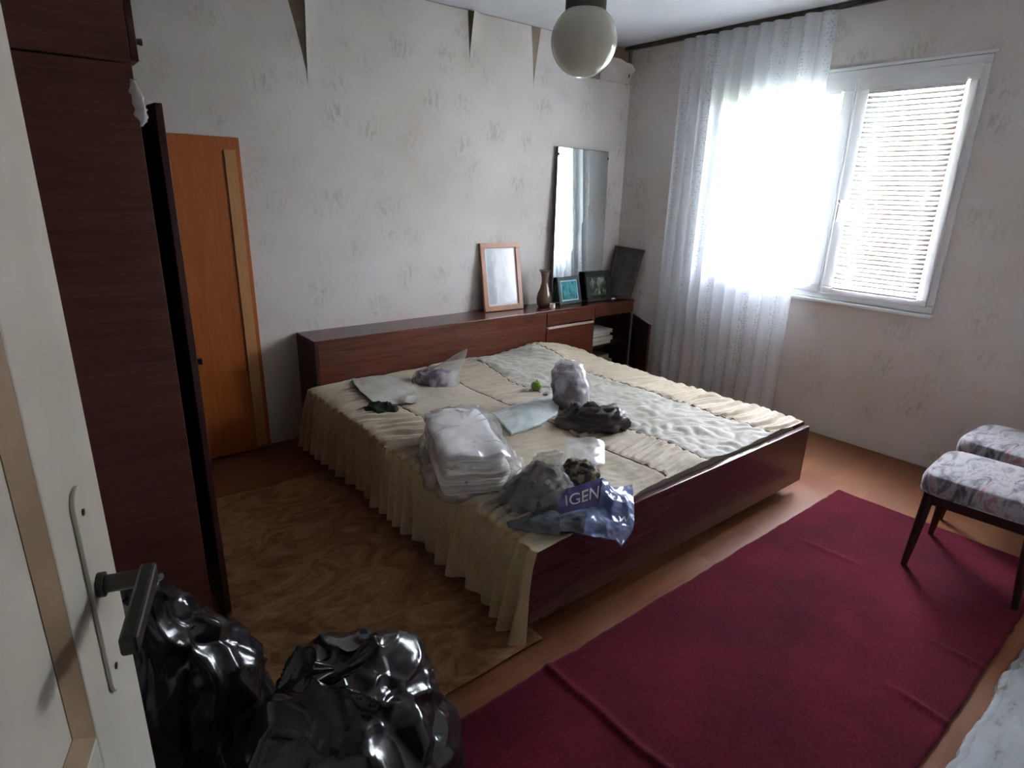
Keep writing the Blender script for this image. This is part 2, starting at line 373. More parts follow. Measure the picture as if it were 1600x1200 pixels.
MB().box((W - .02, WY0 - .03, WZ1 + .014), (W + .02, WY1 + .03, WZ1 + .03)).build('window_trim', M['white_pvc'], win, bevel=.003)

def blind(name, label, y0, y1, tilt):
    xb = W - .045 if y1 < 1.8 else W - .034
    t = thing(name, label, 'blind', (xb, (y0 + y1) / 2, GZ0), 0, 'venetian blinds on the window')
    w = y1 - y0
    MB().box((-.012, -w / 2, GZ1 - GZ0 - .012), (.012, w / 2, GZ1 - GZ0 + .012)).build('head_rail', M['white_pvc'], t, local=True, bevel=.002)
    MB().box((-.011, -w / 2, -.006), (.011, w / 2, .006)).build('bottom_rail', M['white_pvc'], t, local=True, bevel=.002)
    n = 43; hh = GZ1 - GZ0 - .03
    prof = [(-.0125, -.0012), (-.006, .0008), (0, .0016), (.006, .0008), (.0125, -.0012)]
    mb = MB(); c, s = math.cos(tilt), math.sin(tilt)
    vs = []
    for yy in (-w / 2, w / 2):
        for px, pz in prof: vs.append((px * c - pz * s, yy, px * s + pz * c))
    mb.add(vs, [(k, k + 1, k + 6, k + 5) for k in range(4)])
    first = mb.build('slat', M['slat'], t, local=True, smooth=True, solid=.0006)
    for k in range(n):
        o = first if k == 0 else first.copy()
        if k: COL.objects.link(o)
        o.location = (0, 0, .014 + hh * k / (n - 1))
    for yy in (-w * .36, w * .36):
        MB().tube([(-.0135, yy, 0), (-.0135, yy, GZ1 - GZ0)], .0011, 6).tube([(.0135, yy, 0), (.0135, yy, GZ1 - GZ0)], .0011, 6).build('ladder_cord', M['slat'], t, local=True)
    return t
blind('venetian_blind', 'white venetian blind on the bare right window sash, slats open', GY0 + .004, GY1 - .004, math.radians(63))
blind('venetian_blind', 'white venetian blind on the window sash behind the sheer curtain', LY0 + .004, LY1 - .004, math.radians(-10))

# curtain and its rail
rail = MB().box((W - .125, 1.30, H - .028), (W - .10, D - .03, H - .002)).tube([(W - .1, D - .02, H - .02), (W - .06, D - .02, H - .02), (W - .045, D - .02, H - .2)], .006, 6)
tag(rail.build('curtain_rail', M['iron'], bevel=.003), 'thin dark curtain rail running along the ceiling above the window', 'curtain rail')
def curtain_mat():
    m, nt, p, out = new_mat('sheer_curtain')
    v = coords(nt, (1, 1, 1))
    sep = nt.nodes.new('ShaderNodeSeparateXYZ'); nt.links.new(v, sep.inputs[0])
    # lace: small openwork checks grouped in upright bands
    vor = nt.nodes.new('ShaderNodeTexVoronoi'); vor.inputs['Scale'].default_value = 55; vor.inputs['Randomness'].default_value = .55; nt.links.new(v, vor.inputs['Vector'])
    holes = ramp(nt, vor.outputs['Distance'], [(.25, (1, 1, 1)), (.42, (0, 0, 0))])
    band = ramp(nt, noise_n(nt, coords(nt, (1, 7, .6)), 2.2, 3, .5), [(.47, (0, 0, 0)), (.56, (1, 1, 1))])
    open_ = math_n(nt, 'MULTIPLY', holes, band)
    fac = math_n(nt, 'SUBTRACT', .86, math_n(nt, 'MULTIPLY', open_, .26))
    fac = math_n(nt, 'ADD', fac, math_n(nt, 'MULTIPLY', band, .06))
    d = nt.nodes.new('ShaderNodeBsdfDiffuse'); d.inputs[0].default_value = (.80, .83, .86, 1)
    tl = nt.nodes.new('ShaderNodeBsdfTranslucent'); tl.inputs[0].default_value = (.80, .84, .90, 1)
    t = nt.nodes.new('ShaderNodeBsdfTransparent')
    m1 = nt.nodes.new('ShaderNodeMixShader'); m1.inputs[0].default_value = .62; nt.links.new(d.outputs[0], m1.inputs[1]); nt.links.new(tl.outputs[0], m1.inputs[2])
    m2 = nt.nodes.new('ShaderNodeMixShader'); nt.links.new(fac, m2.inputs[0]); nt.links.new(t.outputs[0], m2.inputs[1]); nt.links.new(m1.outputs[0], m2.inputs[2]); nt.links.new(m2.outputs[0], out.inputs[0])
    return m
M['sheer'] = curtain_mat()
def curt(u, v):
    z = .115 + (H - .03 - .115) * v
    y = 1.885 + (2.935 - 1.885) * u
    ph = u * 2 * math.pi * 11 + 2.2 * noise.noise((u * 6, 0, 3))
    amp = (.020 + .012 * noise.noise((u * 9, 4, 1))) * (1.0 - .25 * v) * (1 + .25 * noise.noise((u * 4, v * 2, 9)))
    x = W - .135 + amp * math.sin(ph) + .012 * math.sin(ph * .37 + 1)
    y += .012 * math.cos(ph) * (1 - .4 * v) + .02 * (v - .5) * 0 + .012 * noise.noise((u * 5, v * 1.3, 5))
    z += (.012 * noise.noise((u * 12, 0, 8))) * (1 - v)
    return Vector((x, y, z))
tag(MB().grid(curt, 330, 60).build('sheer_curtain', M['sheer'], smooth=True), 'white sheer lace curtain hanging in folds over half the window', 'curtain')

# ------------------------------------------------------------------ room door, standing open at the left
EDGE = Vector((.030, .845, 0)); DDIR = Vector((-.30, -.954, 0)).normalized(); DN = Vector((.954, -.30, 0)).normalized()
door = bpy.data.objects.new('door_1', None); COL.objects.link(door); struct(door)
door.location = EDGE; door.rotation_euler = (0, 0, math.atan2(DDIR.y, DDIR.x))
# local: x along the leaf from the free edge to the hinges, y: DN should be +y
DWD = .84; sgn = 1 if (Matrix.Rotation(door.rotation_euler.z, 3, 'Z') @ Vector((0, 1, 0))).dot(DN) > 0 else -1
def dbox(mb, x0, x1, y0, y1, z0, z1): return mb.box((x0, min(sgn * y0, sgn * y1), z0), (x1, max(sgn * y0, sgn * y1), z1))
P0, P1, PZ0, PZ1 = .175, DWD - .165, .915, 1.93
lf = MB()
dbox(lf, 0, P0, -.04, 0, .01, 2.03); dbox(lf, P1, DWD, -.04, 0, .01, 2.03); dbox(lf, P0, P1, -.04, 0, .01, PZ0); dbox(lf, P0, P1, -.04, 0, PZ1, 2.03)
lf.build('door_leaf', M['cream'], door, local=True, bevel=.003)
pn = MB(); dbox(pn, P0 + .03, P1 - .03, -.028, -.010, PZ0 + .03, PZ1 - .03); pn.build('door_panel', M['cream'], door, local=True)
def bevel_strip(a, b, c, d_): return a
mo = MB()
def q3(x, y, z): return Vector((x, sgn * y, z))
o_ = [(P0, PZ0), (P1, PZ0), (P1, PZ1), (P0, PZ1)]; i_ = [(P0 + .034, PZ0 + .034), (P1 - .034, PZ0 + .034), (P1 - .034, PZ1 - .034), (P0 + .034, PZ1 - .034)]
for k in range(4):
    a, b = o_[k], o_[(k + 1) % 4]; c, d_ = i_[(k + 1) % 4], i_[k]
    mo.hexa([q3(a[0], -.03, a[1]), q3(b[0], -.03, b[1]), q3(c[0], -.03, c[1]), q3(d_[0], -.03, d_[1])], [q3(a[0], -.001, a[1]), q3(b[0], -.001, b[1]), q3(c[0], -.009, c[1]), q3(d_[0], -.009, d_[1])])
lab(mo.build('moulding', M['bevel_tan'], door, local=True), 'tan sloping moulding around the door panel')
# long rounded plate and lever
def rounded_plate(x, z0, z1, w, y0, y1, n=10):
    prof = [(x + w * math.cos(a), z1 + w * math.sin(a)) for a in [math.pi * k / n for k in range(n + 1)]] + [(x + w * math.cos(a), z0 + w * math.sin(a)) for a in [math.pi + math.pi * k / n for k in range(n + 1)]]
    m = len(prof); vs = [q3(px, y0, pz) for px, pz in prof] + [q3(px, y1, pz) for px, pz in prof]
    return MB().add(vs, [tuple(range(m))[::-1], tuple(range(m, 2 * m))] + [(k, (k + 1) % m, m + (k + 1) % m, m + k) for k in range(m)])
HX, HZ = .092, 1.052
pk = rounded_plate(HX, HZ - .125, HZ + .105, .021, 0, .005).build('handle_plate', M['cream'], door, local=True, bevel=.0015)
lv = MB().tube([q3(HX, .004, HZ), q3(HX, .012, HZ)], .0145, 16).tube([q3(HX, .010, HZ), q3(HX, .062, HZ)], .0105, 14)
lvh = MB().hexa([q3(HX - .013, .046, HZ - .014), q3(HX - .013, .064, HZ - .014), q3(HX + .118, .064, HZ - .016), q3(HX + .118, .046, HZ - .016)],
                [q3(HX - .013, .046, HZ + .012), q3(HX - .013, .064, HZ + .012), q3(HX + .118, .064, HZ + .006), q3(HX + .118, .046, HZ + .006)])
lev = lvh.build('handle_lever', M['iron'], door, local=True, bevel=.004)
lv.build('handle_spindle', M['iron'], lev, smooth=40)
if True:
    ch = lev.children[0]
    # spindle was given in door coordinates: rebuild in place
    me = ch.data
    inv = world_of(lev).inverted()
    door_w = world_of(door)
    vals = [inv @ (door_w @ (world_of(lev) @ v.co)) for v in me.vertices]
    for v, c_ in zip(me.vertices, vals): v.co = c_
for zz in (HZ + .095, HZ - .115):
    MB().tube([q3(HX, .004, zz), q3(HX, .0065, zz)], .004, 8).build('screw', M['iron'], pk, local=True)

# ------------------------------------------------------------------ wardrobe
WX0, WX1, WYN, WYF = XL + .01, .318, 2.0, 3.34
wd = thing('wardrobe', 'tall dark mahogany wardrobe behind the open room door', 'wardrobe', (.02, 2.67, 0))
T = .02
MB().box((WX0, WYN, 0), (WX1, WYN + T, 1.785)).build('side_panel', M['mahog_x'], wd, bevel=.002)
MB().box((WX0, WYF - T, 0), (WX1, WYF, 1.785)).build('side_panel', M['mahog_x'], wd, bevel=.002)
MB().box((WX0, WYN + T, .06), (WX1, WYF - T, .08)).build('bottom_panel', M['mahog_y'], wd)
MB().box((WX0, WYN + T, 1.765), (WX1, WYF - T, 1.785)).build('top_panel', M['mahog_y'], wd)
MB().box((WX0, WYN + T, .08), (WX0 + .008, WYF - T, 1.765)).build('back_panel', M['dark_in'], wd)
MB().box((WX1 - .04, WYN + T, 0), (WX1 - .02, WYF - T, .06)).build('plinth', M['mahog_y'], wd)
MB().box((WX0, 2.62, .08), (WX1 - .02, 2.64, 1.765)).build('divider', M['dark_in'], wd)
up = MB().box((WX0, WYN, 1.789), (WX1, WYN + T, 2.33)).box((WX0, WYF - T, 1.789), (WX1, WYF, 2.33)).box((WX0, WYN + T, 1.789), (WX1, WYF - T, 1.805)).box((WX0, WYN + T, 2.31), (WX1, WYF - T, 2.33)).box((WX0, WYN + T, 1.805), (WX0 + .008, WYF - T, 2.31))
upo = up.build('upper_cabinet', M['mahog_x'], wd, bevel=.002)
for a, b in ((WYN + .003, 2.667), (2.673, WYF - .003)):
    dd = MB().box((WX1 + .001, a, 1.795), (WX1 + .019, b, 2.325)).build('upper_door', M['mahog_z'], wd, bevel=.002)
    MB().tube([(WX1 + .019, a + .05 if a < 2.1 else b - .05, 1.85), (WX1 + .04, a + .05 if a < 2.1 else b - .05, 1.85)], [.006, .009], 10).build('knob', M['iron'], dd, smooth=40)
# main doors; the near one stands ajar towards the camera
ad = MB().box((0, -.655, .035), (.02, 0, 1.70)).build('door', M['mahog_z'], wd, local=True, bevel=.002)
ad.location = Vector((WX1 + .004, 2.668, 0)) - wd.location; ad.rotation_euler = (0, 0, math.radians(3.3))
MB().tube([(.02, -.60, .95), (.045, -.60, .95)], [.006, .011], 10).build('knob', M['iron'], ad, local=True, smooth=40)
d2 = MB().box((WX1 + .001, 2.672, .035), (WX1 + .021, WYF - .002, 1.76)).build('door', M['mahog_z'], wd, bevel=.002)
MB().tube([(WX1 + .021, 2.73, .95), (WX1 + .046, 2.73, .95)], [.006, .011], 10).build('knob', M['iron'], d2, smooth=40)
# crumpled scrap of film caught at the top corner
a0 = B(207, 128, WYN - .004)
scrap = loft([((.318, WYN + .01, 1.64), (.008, 0, 0), (0, .006, 0)), ((.322, WYN + .004, 1.67), (.013, 0, 0), (0, .010, 0)), ((.318, WYN + .002, 1.71), (.011, 0, 0), (0, .010, 0)), ((.314, WYN + .002, 1.745), (.006, 0, 0), (0, .005, 0))], 20, 20)
M['scrap'] = plastic('clear_scrap', (.8, .82, .85), .6, .12)
tag(scrap.build('plastic_scrap', M['scrap'], smooth=True, crumple=(.012, 60, 2, None)), 'small shiny scrap of clear plastic stuck at the wardrobe edge', 'plastic scrap')

# ------------------------------------------------------------------ orange board against the back wall
ob = thing('wooden_board', 'tall orange veneered board standing against the wall beside the wardrobe', 'board', (.73, D - .03, 0))
def lean(mb, x0, x1, z0, z1, t0, t1):
    f = lambda x, z, t: Vector((x, D - .012 - t - (1.716 - z) * .012, z))
    return mb.hexa([f(x0, z0, t1), f(x1, z0, t1), f(x1, z0, t0), f(x0, z0, t0)], [f(x0, z1, t1), f(x1, z1, t1), f(x1, z1, t0), f(x0, z1, t0)])
lean(MB(), .46, .985, .012, 1.716, 0, .018).build('panel', M['orange'], ob, bevel=.002)
lab(lean(MB(), .905, .962, .03, 1.655, .018, .025).build('batten', M['batten'], ob, bevel=.001), 'paler wooden strip along the right edge')

# ------------------------------------------------------------------ headboard unit
ZH, YH, HX0, HX1, XJ, XK = .665, 3.226, 1.202, 3.905, 2.945, 3.45
hb = thing('headboard_unit', 'long dark brown headboard with shelf top and built-in bedside cabinets', 'headboard', ((HX0 + HX1) / 2, 3.36, 0))
YB = D - .006
MB().box((HX0, YH, ZH - .022), (HX1, YB, ZH)).build('top_panel', M['head'], hb, bevel=.003)
MB().box((HX0, YH + .004, 0), (HX0 + .022, YB, ZH - .022)).build('side_panel', M['mahog_z'], hb, bevel=.002)
MB().box((HX1 - .02, YH + .02, .03), (HX1, YB, ZH - .022)).build('side_panel', M['mahog_z'], hb, bevel=.002)
MB().box((HX0 + .022, YH + .004, .05), (XJ - .004, YH + .022, ZH - .022)).build('front_panel', M['head'], hb, bevel=.001)
for xx in (XJ, XK - .01): MB().box((xx, YH + .02, .03), (xx + .018, YB, ZH - .022)).build('divider', M['dark_in'], hb)
MB().box((XJ, YH + .02, .03), (HX1, YB, .048)).build('bottom_panel', M['dark_in'], hb)
MB().box((XK + .01, YH + .05, .295), (HX1 - .02, YB - .012, .310)).build('shelf', M['dark_in'], hb)
MB().box((XJ, YB - .01, .048), (HX1 - .02, YB, ZH - .022)).build('back_panel', M['dark_in'], hb)
MB().box((XJ + .004, YH + .004, .552), (XK - .002, YH + .02, ZH - .024)).build('drawer_front', M['head'], hb, bevel=.001)
MB().box((XK + .002, YH + .004, .562), (HX1 - .002, YH + .02, ZH - .024)).build('drawer_front', M['head'], hb, bevel=.001)
cdr = MB().box((XJ + .004, YH + .004, .055), (XK - .002, YH + .02, .528)).build('cabinet_door', M['head'], hb, bevel=.001)
M['pale_edge'] = pm('pale_edge', (.50, .38, .33), (.58, .46, .40), 14, rough=.45)
lab(MB().box((XJ + .008, YH - .010, .526), (XK - .02, YH + .012, .541)).build('handle', M['pale_edge'], cdr, bevel=.003), 'pale strip handle along the cabinet door top')
# open door, hinged on the right
od = MB().box((-.43, -.016, .11), (0, 0, .548)).build('cabinet_door', M['mahog_z'], hb, local=True, bevel=.002)
od.location = Vector((HX1 - .005, YH - .002, 0)) - hb.location; od.rotation_euler = (0, 0, math.radians(57))
MB().box((-.425, -.026, .535), (-.02, -.012, .549)).build('handle', M['pale_edge'], od, local=True, bevel=.003)

# things lying in the open cabinet
M['cover_w'] = pm('paper_white', (.60, .56, .50), (.70, .66, .60), 12, rough=.7)
M['cover_g'] = pm('cover_brown', (.20, .13, .10), (.28, .19, .15), 12, rough=.6)
M['cover_b'] = pm('cover_grey', (.10, .10, .11), (.16, .16, .18), 12, rough=.6)
M['leaf'] = pm('page_edges', (.62, .58, .50), (.72, .68, .60), 60, (1, 1, 12), rough=.8)
def book(x0, x1, y0, y1, z0, th, mat, label, rz):
    t = thing('book', label, 'book', ((x0 + x1) / 2, (y0 + y1) / 2, z0), rz, 'books and papers in the open cabinet')
    a, b = (x1 - x0) / 2, (y1 - y0) / 2
    MB().box((-a, -b, 0), (a, b, .003)).box((-a, -b, th - .003), (a, b, th)).box((-a, b - .003, .003), (a, b, th - .003)).build('cover', mat, t, local=True)
    MB().box((-a + .004, -b + .004, .003), (a - .004, b - .003, th - .003)).build('pages', M['leaf'], t, local=True)
book(3.475, 3.72, 3.28, 3.46, .310, .034, M['cover_g'], 'lowest brown-covered book lying on the cabinet shelf', .04)
book(3.475, 3.73, 3.275, 3.45, .344, .030, M['cover_w'], 'pale thick book second in the pile on the cabinet shelf', -.05)
book(3.48, 3.72, 3.29, 3.45, .374, .030, M['cover_b'], 'grey-covered book third in the pile on the cabinet shelf', .05)
book(3.48, 3.73, 3.28, 3.46, .404, .026, M['cover_w'], 'topmost pale book of the pile on the cabinet shelf', -.03)
book(3.475, 3.75, 3.275, 3.46, .048, .12, M['cover_w'], 'thick bundle of papers at the bottom of the open cabinet', .04)
book(3.48, 3.72, 3.29, 3.46, .168, .05, M['cover_g'], 'brown book on the paper bundle at the cabinet bottom', -.06)

# ------------------------------------------------------------------ things on the headboard shelf
def pic_mat(name, stops, scale, seed, rough=.12):
    m, nt, p, out = new_mat(name)
    tc = nt.nodes.new('ShaderNodeTexCoord'); mp = nt.nodes.new('ShaderNodeMapping'); mp.inputs['Location'].default_value = (seed, seed * .7, seed * .3); mp.inputs['Scale'].default_value = (1.6, 1, .8)
    nt.links.new(tc.outputs['Object'], mp.inputs[0])
    nt.links.new(ramp(nt, noise_n(nt, mp.outputs[0], scale, 5, .6, .7), stops), p.inputs['Base Color']); p.inputs['Roughness'].default_value = rough
    p.inputs['Coat Weight'].default_value = .3; return m
def frame(name, label, cat, bl, br, h, back, bar, mats, depth=.018, mat_border=None, border=0):
    """leaning framed picture: bl, br bottom front corners (x, y), h its length, back = how far the top leans back"""
    z0 = ZH + .001; a = Vector((bl[0], bl[1], z0)); b = Vector((br[0], br[1], z0)); w = (b - a).length; ex = (b - a) / w
    ny = Vector((-ex.y, ex.x, 0)); th = math.asin(back / h); ez = (Vector((0, 0, 1)) * math.cos(th) + ny * math.sin(th)); en = ex.cross(ez)    # en towards the viewer... -ny side
    t = thing(name, label, cat, (a + b) / 2, 0)
    lift = depth * math.sin(th)
    def pt(u, v, n): return a + ex * u + ez * v + (ny * math.cos(th) - Vector((0, 0, 1)) * math.sin(th)) * n + Vector((0, 0, lift))
    def slab(u0, u1, v0, v1, n0, n1): return [pt(u0, v0, n0), pt(u1, v0, n0), pt(u1, v0, n1), pt(u0, v0, n1)], [pt(u0, v1, n0), pt(u1, v1, n0), pt(u1, v1, n1), pt(u0, v1, n1)]
    mb = MB()
    for q in ((0, w, 0, bar), (0, w, h - bar, h), (0, bar, bar, h - bar), (w - bar, w, bar, h - bar)): mb.hexa(*slab(*q, 0, depth))
    mb.build('frame', mats[0], t, bevel=.002)
    pi = MB().hexa(*slab(bar * .8, w - bar * .8, bar * .8, h - bar * .8, depth * .55, depth * .8)).build('picture', mats[1], t)
    if border:
        bd = MB(); i0 = bar; i1 = bar + border
        for q in ((i0, w - i0, i0, i1), (i0, w - i0, h - i1, h - i0), (i0, i1, i1, h - i1), (w - i1, w - i0, i1, h - i1)): bd.hexa(*slab(*q, depth * .48, depth * .6))
        bd.build('mount', mat_border, pi)
    return t
M['frame_wood'] = wood('frame_wood', (.30, .12, .055), (.44, .20, .10), 2, 2, .35, .2)
M['pale_pic'] = pic_mat('pale_print', [(.3, (.36, .41, .45)), (.5, (.50, .56, .62)), (.68, (.62, .66, .70))], 7, 3)
M['pale_mount'] = pm('pale_mount', (.66, .66, .66), None, rough=.4)
frame('framed_picture', 'tall reddish wooden frame with a pale grey print leaning on the wall', 'picture', (2.515, 3.405), (2.85, 3.385), .478, .085, .036, (M['frame_wood'], M['pale_pic']), .022, M['pale_mount'], .012)
M['frame_blue'] = pm('frame_slate', (.035, .055, .075), (.06, .09, .11), 10, rough=.3)
M['cyan_pic'] = pic_mat('cyan_print', [(.32, (.02, .09, .12)), (.46, (.06, .26, .30)), (.6, (.07, .42, .48)), (.72, (.12, .30, .30))], 22, 5)
M['cyan_mount'] = pm('cyan_mount', (.42, .70, .72), None, rough=.3)
frame('framed_picture', 'small slate-blue frame with a turquoise picture in front of the mirror', 'picture', (3.185, 3.345), (3.415, 3.345), .205, .05, .024, (M['frame_blue'], M['cyan_pic']), .014, M['cyan_mount'], .009)
M['frame_green'] = pm('frame_darkgreen', (.016, .024, .018), (.03, .042, .032), 12, rough=.3)
M['land_pic'] = pic_mat('landscape_print', [(.34, (.02, .03, .018)), (.48, (.10, .12, .08)), (.62, (.32, .34, .28)), (.75, (.45, .46, .40))], 20, 9)
M['gilt'] = pm('gilt_edge', (.30, .27, .22), (.38, .34, .28), 20, rough=.4)
fg = frame('framed_picture', 'small dark green frame with a landscape picture beside the mirror foot', 'picture', (3.455, 3.318), (3.735, 3.322), .235, .05, .045, (M['frame_green'], M['land_pic']), .016, M['frame_green'], .006)
# dark board leaning in the corner
cb = [Vector((3.758, 3.43, ZH + .002)), Vector((3.872, 3.235, ZH + .002)), Vector((3.962, 3.205, 1.062)), Vector((3.885, 3.462, 1.082))]
nrm = (cb[1] - cb[0]).cross(cb[3] - cb[0]).normalized()
if nrm.x > 0: nrm = -nrm
bt = thing('dark_picture', 'dark framed panel leaning sideways in the room corner on the headboard', 'picture', (cb[0] + cb[1]) / 2)
def cq(u, v, n): return cb[0].lerp(cb[1], u).lerp(cb[3].lerp(cb[2], u), v) + nrm * n
M['board_dark'] = pm('dark_panel', (.045, .042, .045), (.085, .08, .085), 16, rough=.4, dist=.5)
M['board_edge'] = pm('board_frame', (.05, .035, .033), (.08, .055, .05), 16, rough=.4)
def cslab(mb, u0, u1, v0, v1, n0, n1): return mb.hexa([cq(u0, v0, n0), cq(u1, v0, n0), cq(u1, v0, n1), cq(u0, v0, n1)], [cq(u0, v1, n0), cq(u1, v1, n0), cq(u1, v1, n1), cq(u0, v1, n1)])
cslab(MB(), .04, .96, .03, .97, .001, .006).build('panel', M['board_dark'], bt)
fb = MB()
for q in ((0, 1, 0, .07), (0, 1, .93, 1), (0, .1, .07, .93), (.9, 1, .07, .93)): cslab(fb, *q, 0, .012)
fb.build('frame', M['board_edge'], bt, bevel=.002)
# mirror
mm, nt, p, out = new_mat('mirror_silver'); p.inputs['Metallic'].default_value = 1; p.inputs['Roughness'].default_value = .03
nt.links.new(ramp(nt, noise_n(nt, coords(nt), 5, 3), [(.3, (.70, .76, .74)), (.7, (.78, .84, .82))]), p.inputs['Base Color'])
mr = thing('mirror', 'tall frameless mirror leaning on the wall above the headboard', 'mirror', (3.44, 3.45, ZH))
def mp_(u, v, n):
    a = Vector((3.165, 3.425, ZH + .004)).lerp(Vector((3.665, 3.383, ZH + .004)), u); b = Vector((3.205, 3.478, 1.806)).lerp(Vector((3.69, 3.432, 1.794)), u)
    return a.lerp(b, v) + Vector((0, n, 0))
def mslab(mb, u0, u1, v0, v1, n0, n1): return mb.hexa([mp_(u0, v0, n0), mp_(u1, v0, n0), mp_(u1, v0, n1), mp_(u0, v0, n1)], [mp_(u0, v1, n0), mp_(u1, v1, n0), mp_(u1, v1, n1), mp_(u0, v1, n1)])
mslab(MB(), 0, 1, 0, 1, -.004, 0).build('mirror_glass', mm, mr)
mslab(MB(), -.006, 1.006, 0, 1.003, .0005, .018).build('backing_board', M['board_edge'], mr)
for u in (.0, .985): mslab(MB(), u, u + .015, .95, .965, -.008, .016).build('clip', M['iron'], mr)
# vase
M['vase'] = pm('brown_glass', (.13, .07, .045), (.20, .115, .075), 9, rough=.08, spec=.7, coat=.5)
vz = thing('vase', 'slim brown glass vase with flared lip beside the wooden frame', 'vase', (3.035, 3.37, ZH))
prof = [(.030, 0), (.044, .006), (.056, .03), (.060, .06), (.052, .10), (.036, .14), (.026, .18), (.026, .215), (.034, .25), (.045, .272)]
MB().lathe(prof + [(.042, .272), (.030, .25), (.021, .215), (.021, .18), (.03, .145)], (0, 0, 0), 28).build('body', M['vase'], vz, local=True, smooth=50)
MB().lathe([(.044, .268), (.047, .271), (.047, .275), (.044, .277)], (0, 0, 0), 28).build('lip', M['vase'], vz, local=True, smooth=50)
M['china'] = pm('white_china', (.72, .68, .62), (.80, .77, .72), 18, rough=.3)
cu = MB().lathe([(.012, 0), (.020, .004), (.022, .016), (.018, .028), (.022, .034), (.019, .036), (.010, .02)], (3.045, 3.285, ZH), 18)
tag(cu.build('trinket', M['china'], smooth=50), 'tiny white china trinket at the foot of the vase', 'trinket')
M['scrap_p'] = pm('paper_scrap', (.66, .64, .62), None, rough=.7)
ps, _ = patch([[(3.735, 3.315, ZH + .002), (3.76, 3.31, ZH + .006), (3.785, 3.315, ZH + .003)], [(3.74, 3.335, ZH + .004), (3.765, 3.332, ZH + .012), (3.79, 3.335, ZH + .002)], [(3.745, 3.35, ZH + .001), (3.77, 3.35, ZH + .005), (3.79, 3.352, ZH + .003)]], 8, 8)
tag(ps.build('paper_scrap', M['scrap_p'], smooth=True, solid=.0008), 'small curled white paper scrap on the cabinet top', 'paper')

# ------------------------------------------------------------------ ceiling lamp
LC = Vector((1.90, 1.94, 2.068)); LR = .131
lt = thing('ceiling_lamp', 'white opal glass globe lamp hanging from the ceiling on a dark fitting', 'lamp', (LC.x, LC.y, H))
prof = []
for k in range(3, 40):
    a = math.pi * k / 40; prof.append((LR * math.sin(a), LR * math.cos(a)))
MB().lathe(prof[::-1], LC, 48).build('globe', M['opal'], lt, smooth=True)
MB().lathe([(.078, LR * .80), (.080, LR * .84), (.080, LR * .84 + .05), (.055, LR * .84 + .085), (.02, LR * .84 + .10)], LC, 36).build('cap', M['cap'], lt, smooth=40)
MB().tube([LC + Vector((0, 0, LR + .06)), Vector((LC.x, LC.y, H - .03))], .009, 12).build('rod', M['cap'], lt, smooth=40)
MB().lathe([(.02, H - .06 - LC.z), (.045, H - .04 - LC.z), (.055, H - .001 - LC.z)], LC, 28).build('canopy', M['cap'], lt, smooth=40)

# ------------------------------------------------------------------ bed
FX0, FX1, FY, FZ0, FZ1 = 1.158, 3.055, 1.305, .065, .376
bed = thing('double_bed', 'wide low double bed with dark mahogany footboard', 'bed', (2.1, 2.25, 0))
M['foot'] = wood('footboard_veneer', (.045, .014, .016), (.095, .032, .034), 0, 1.6, .22, .5)
MB().box((FX0, FY - .012, FZ0), (FX1, FY + .014, FZ1)).build('footboard', M['foot'], bed, bevel=.003)
MB().box((FX0 + .02, FY + .014, .10), (FX0 + .045, YH, .31)).build('side_rail', M['mahog_y'], bed)
MB().box((FX1 - .045, FY + .014, .10), (FX1 - .02, YH, .31)).build('side_rail', M['mahog_y'], bed)
MB().box((FX0 + .045, FY + .02, .16), (FX1 - .045, YH - .004, .19)).build('bed_base', M['dark_in'], bed)
for x in (FX0 + .08, FX1 - .13, 2.08):
    for y in (FY + .10, 3.05): MB().box((x, y, 0), (x + .05, y + .05, .16)).build('leg', M['mahog_z'], bed)
M['ticking'] = pm('mattress_ticking', (.5, .45, .38), (.55, .5, .43), 8, rough=.9)
MB().box((FX0 + .05, FY + .03, .19), (FX1 - .05, YH - .015, .372)).build('mattress', M['ticking'], bed, bevel=.03)

# bedspread: gathered side frill, gathered bands and flowered panels
def spread_mat(name, lo, hi, motif, amt):
    m, nt, p, out = new_mat(name)
    v = coords(nt)
    n = noise_n(nt, v, 6, 5, .6)
    c = ramp(nt, n, [(.3, lo), (.7, hi)])
    fl_ = ramp(nt, noise_n(nt, v, 24, 4, .6, 1.2), [(.5, (0, 0, 0)), (.62, (1, 1, 1))])
    c = mixc(nt, math_n(nt, 'MULTIPLY', fl_, amt), c, motif)
    nt.links.new(c, p.inputs['Base Color']); p.inputs['Roughness'].default_value = .62; p.inputs['Sheen Weight'].default_value = .25; p.inputs['Specular IOR Level'].default_value = .35
    f = noise_n(nt, v, 60, 4, .65, .5)
    bump(nt, p, math_n(nt, 'ADD', f, math_n(nt, 'MULTIPLY', noise_n(nt, v, 18, 3), 1.5)), .35, .006)
    return m
M['spread'] = spread_mat('bedspread_plain', (.36, .30, .215), (.44, .38, .285), (.46, .38, .25), .45)
M['spread_fl'] = spread_mat('bedspread_flowered', (.34, .325, .275), (.42, .405, .355), (.40, .37, .28), .6)
M['frill'] = spread_mat('bedspread_frill', (.44, .33, .19), (.57, .46, .29), (.40, .28, .15), .55)
M['piping'] = pm('brown_piping', (.12, .085, .055), (.2, .15, .10), 30, rough=.7)
SEAM = [1.44, 1.92, 2.20, 2.735]
def gather(x):
    if x < 1.44: return 1.0 * min(1, (1.46 - x) / .05)
    if 1.92 < x < 2.20: return .55
    if x > 2.735: return 1.0
    return .06
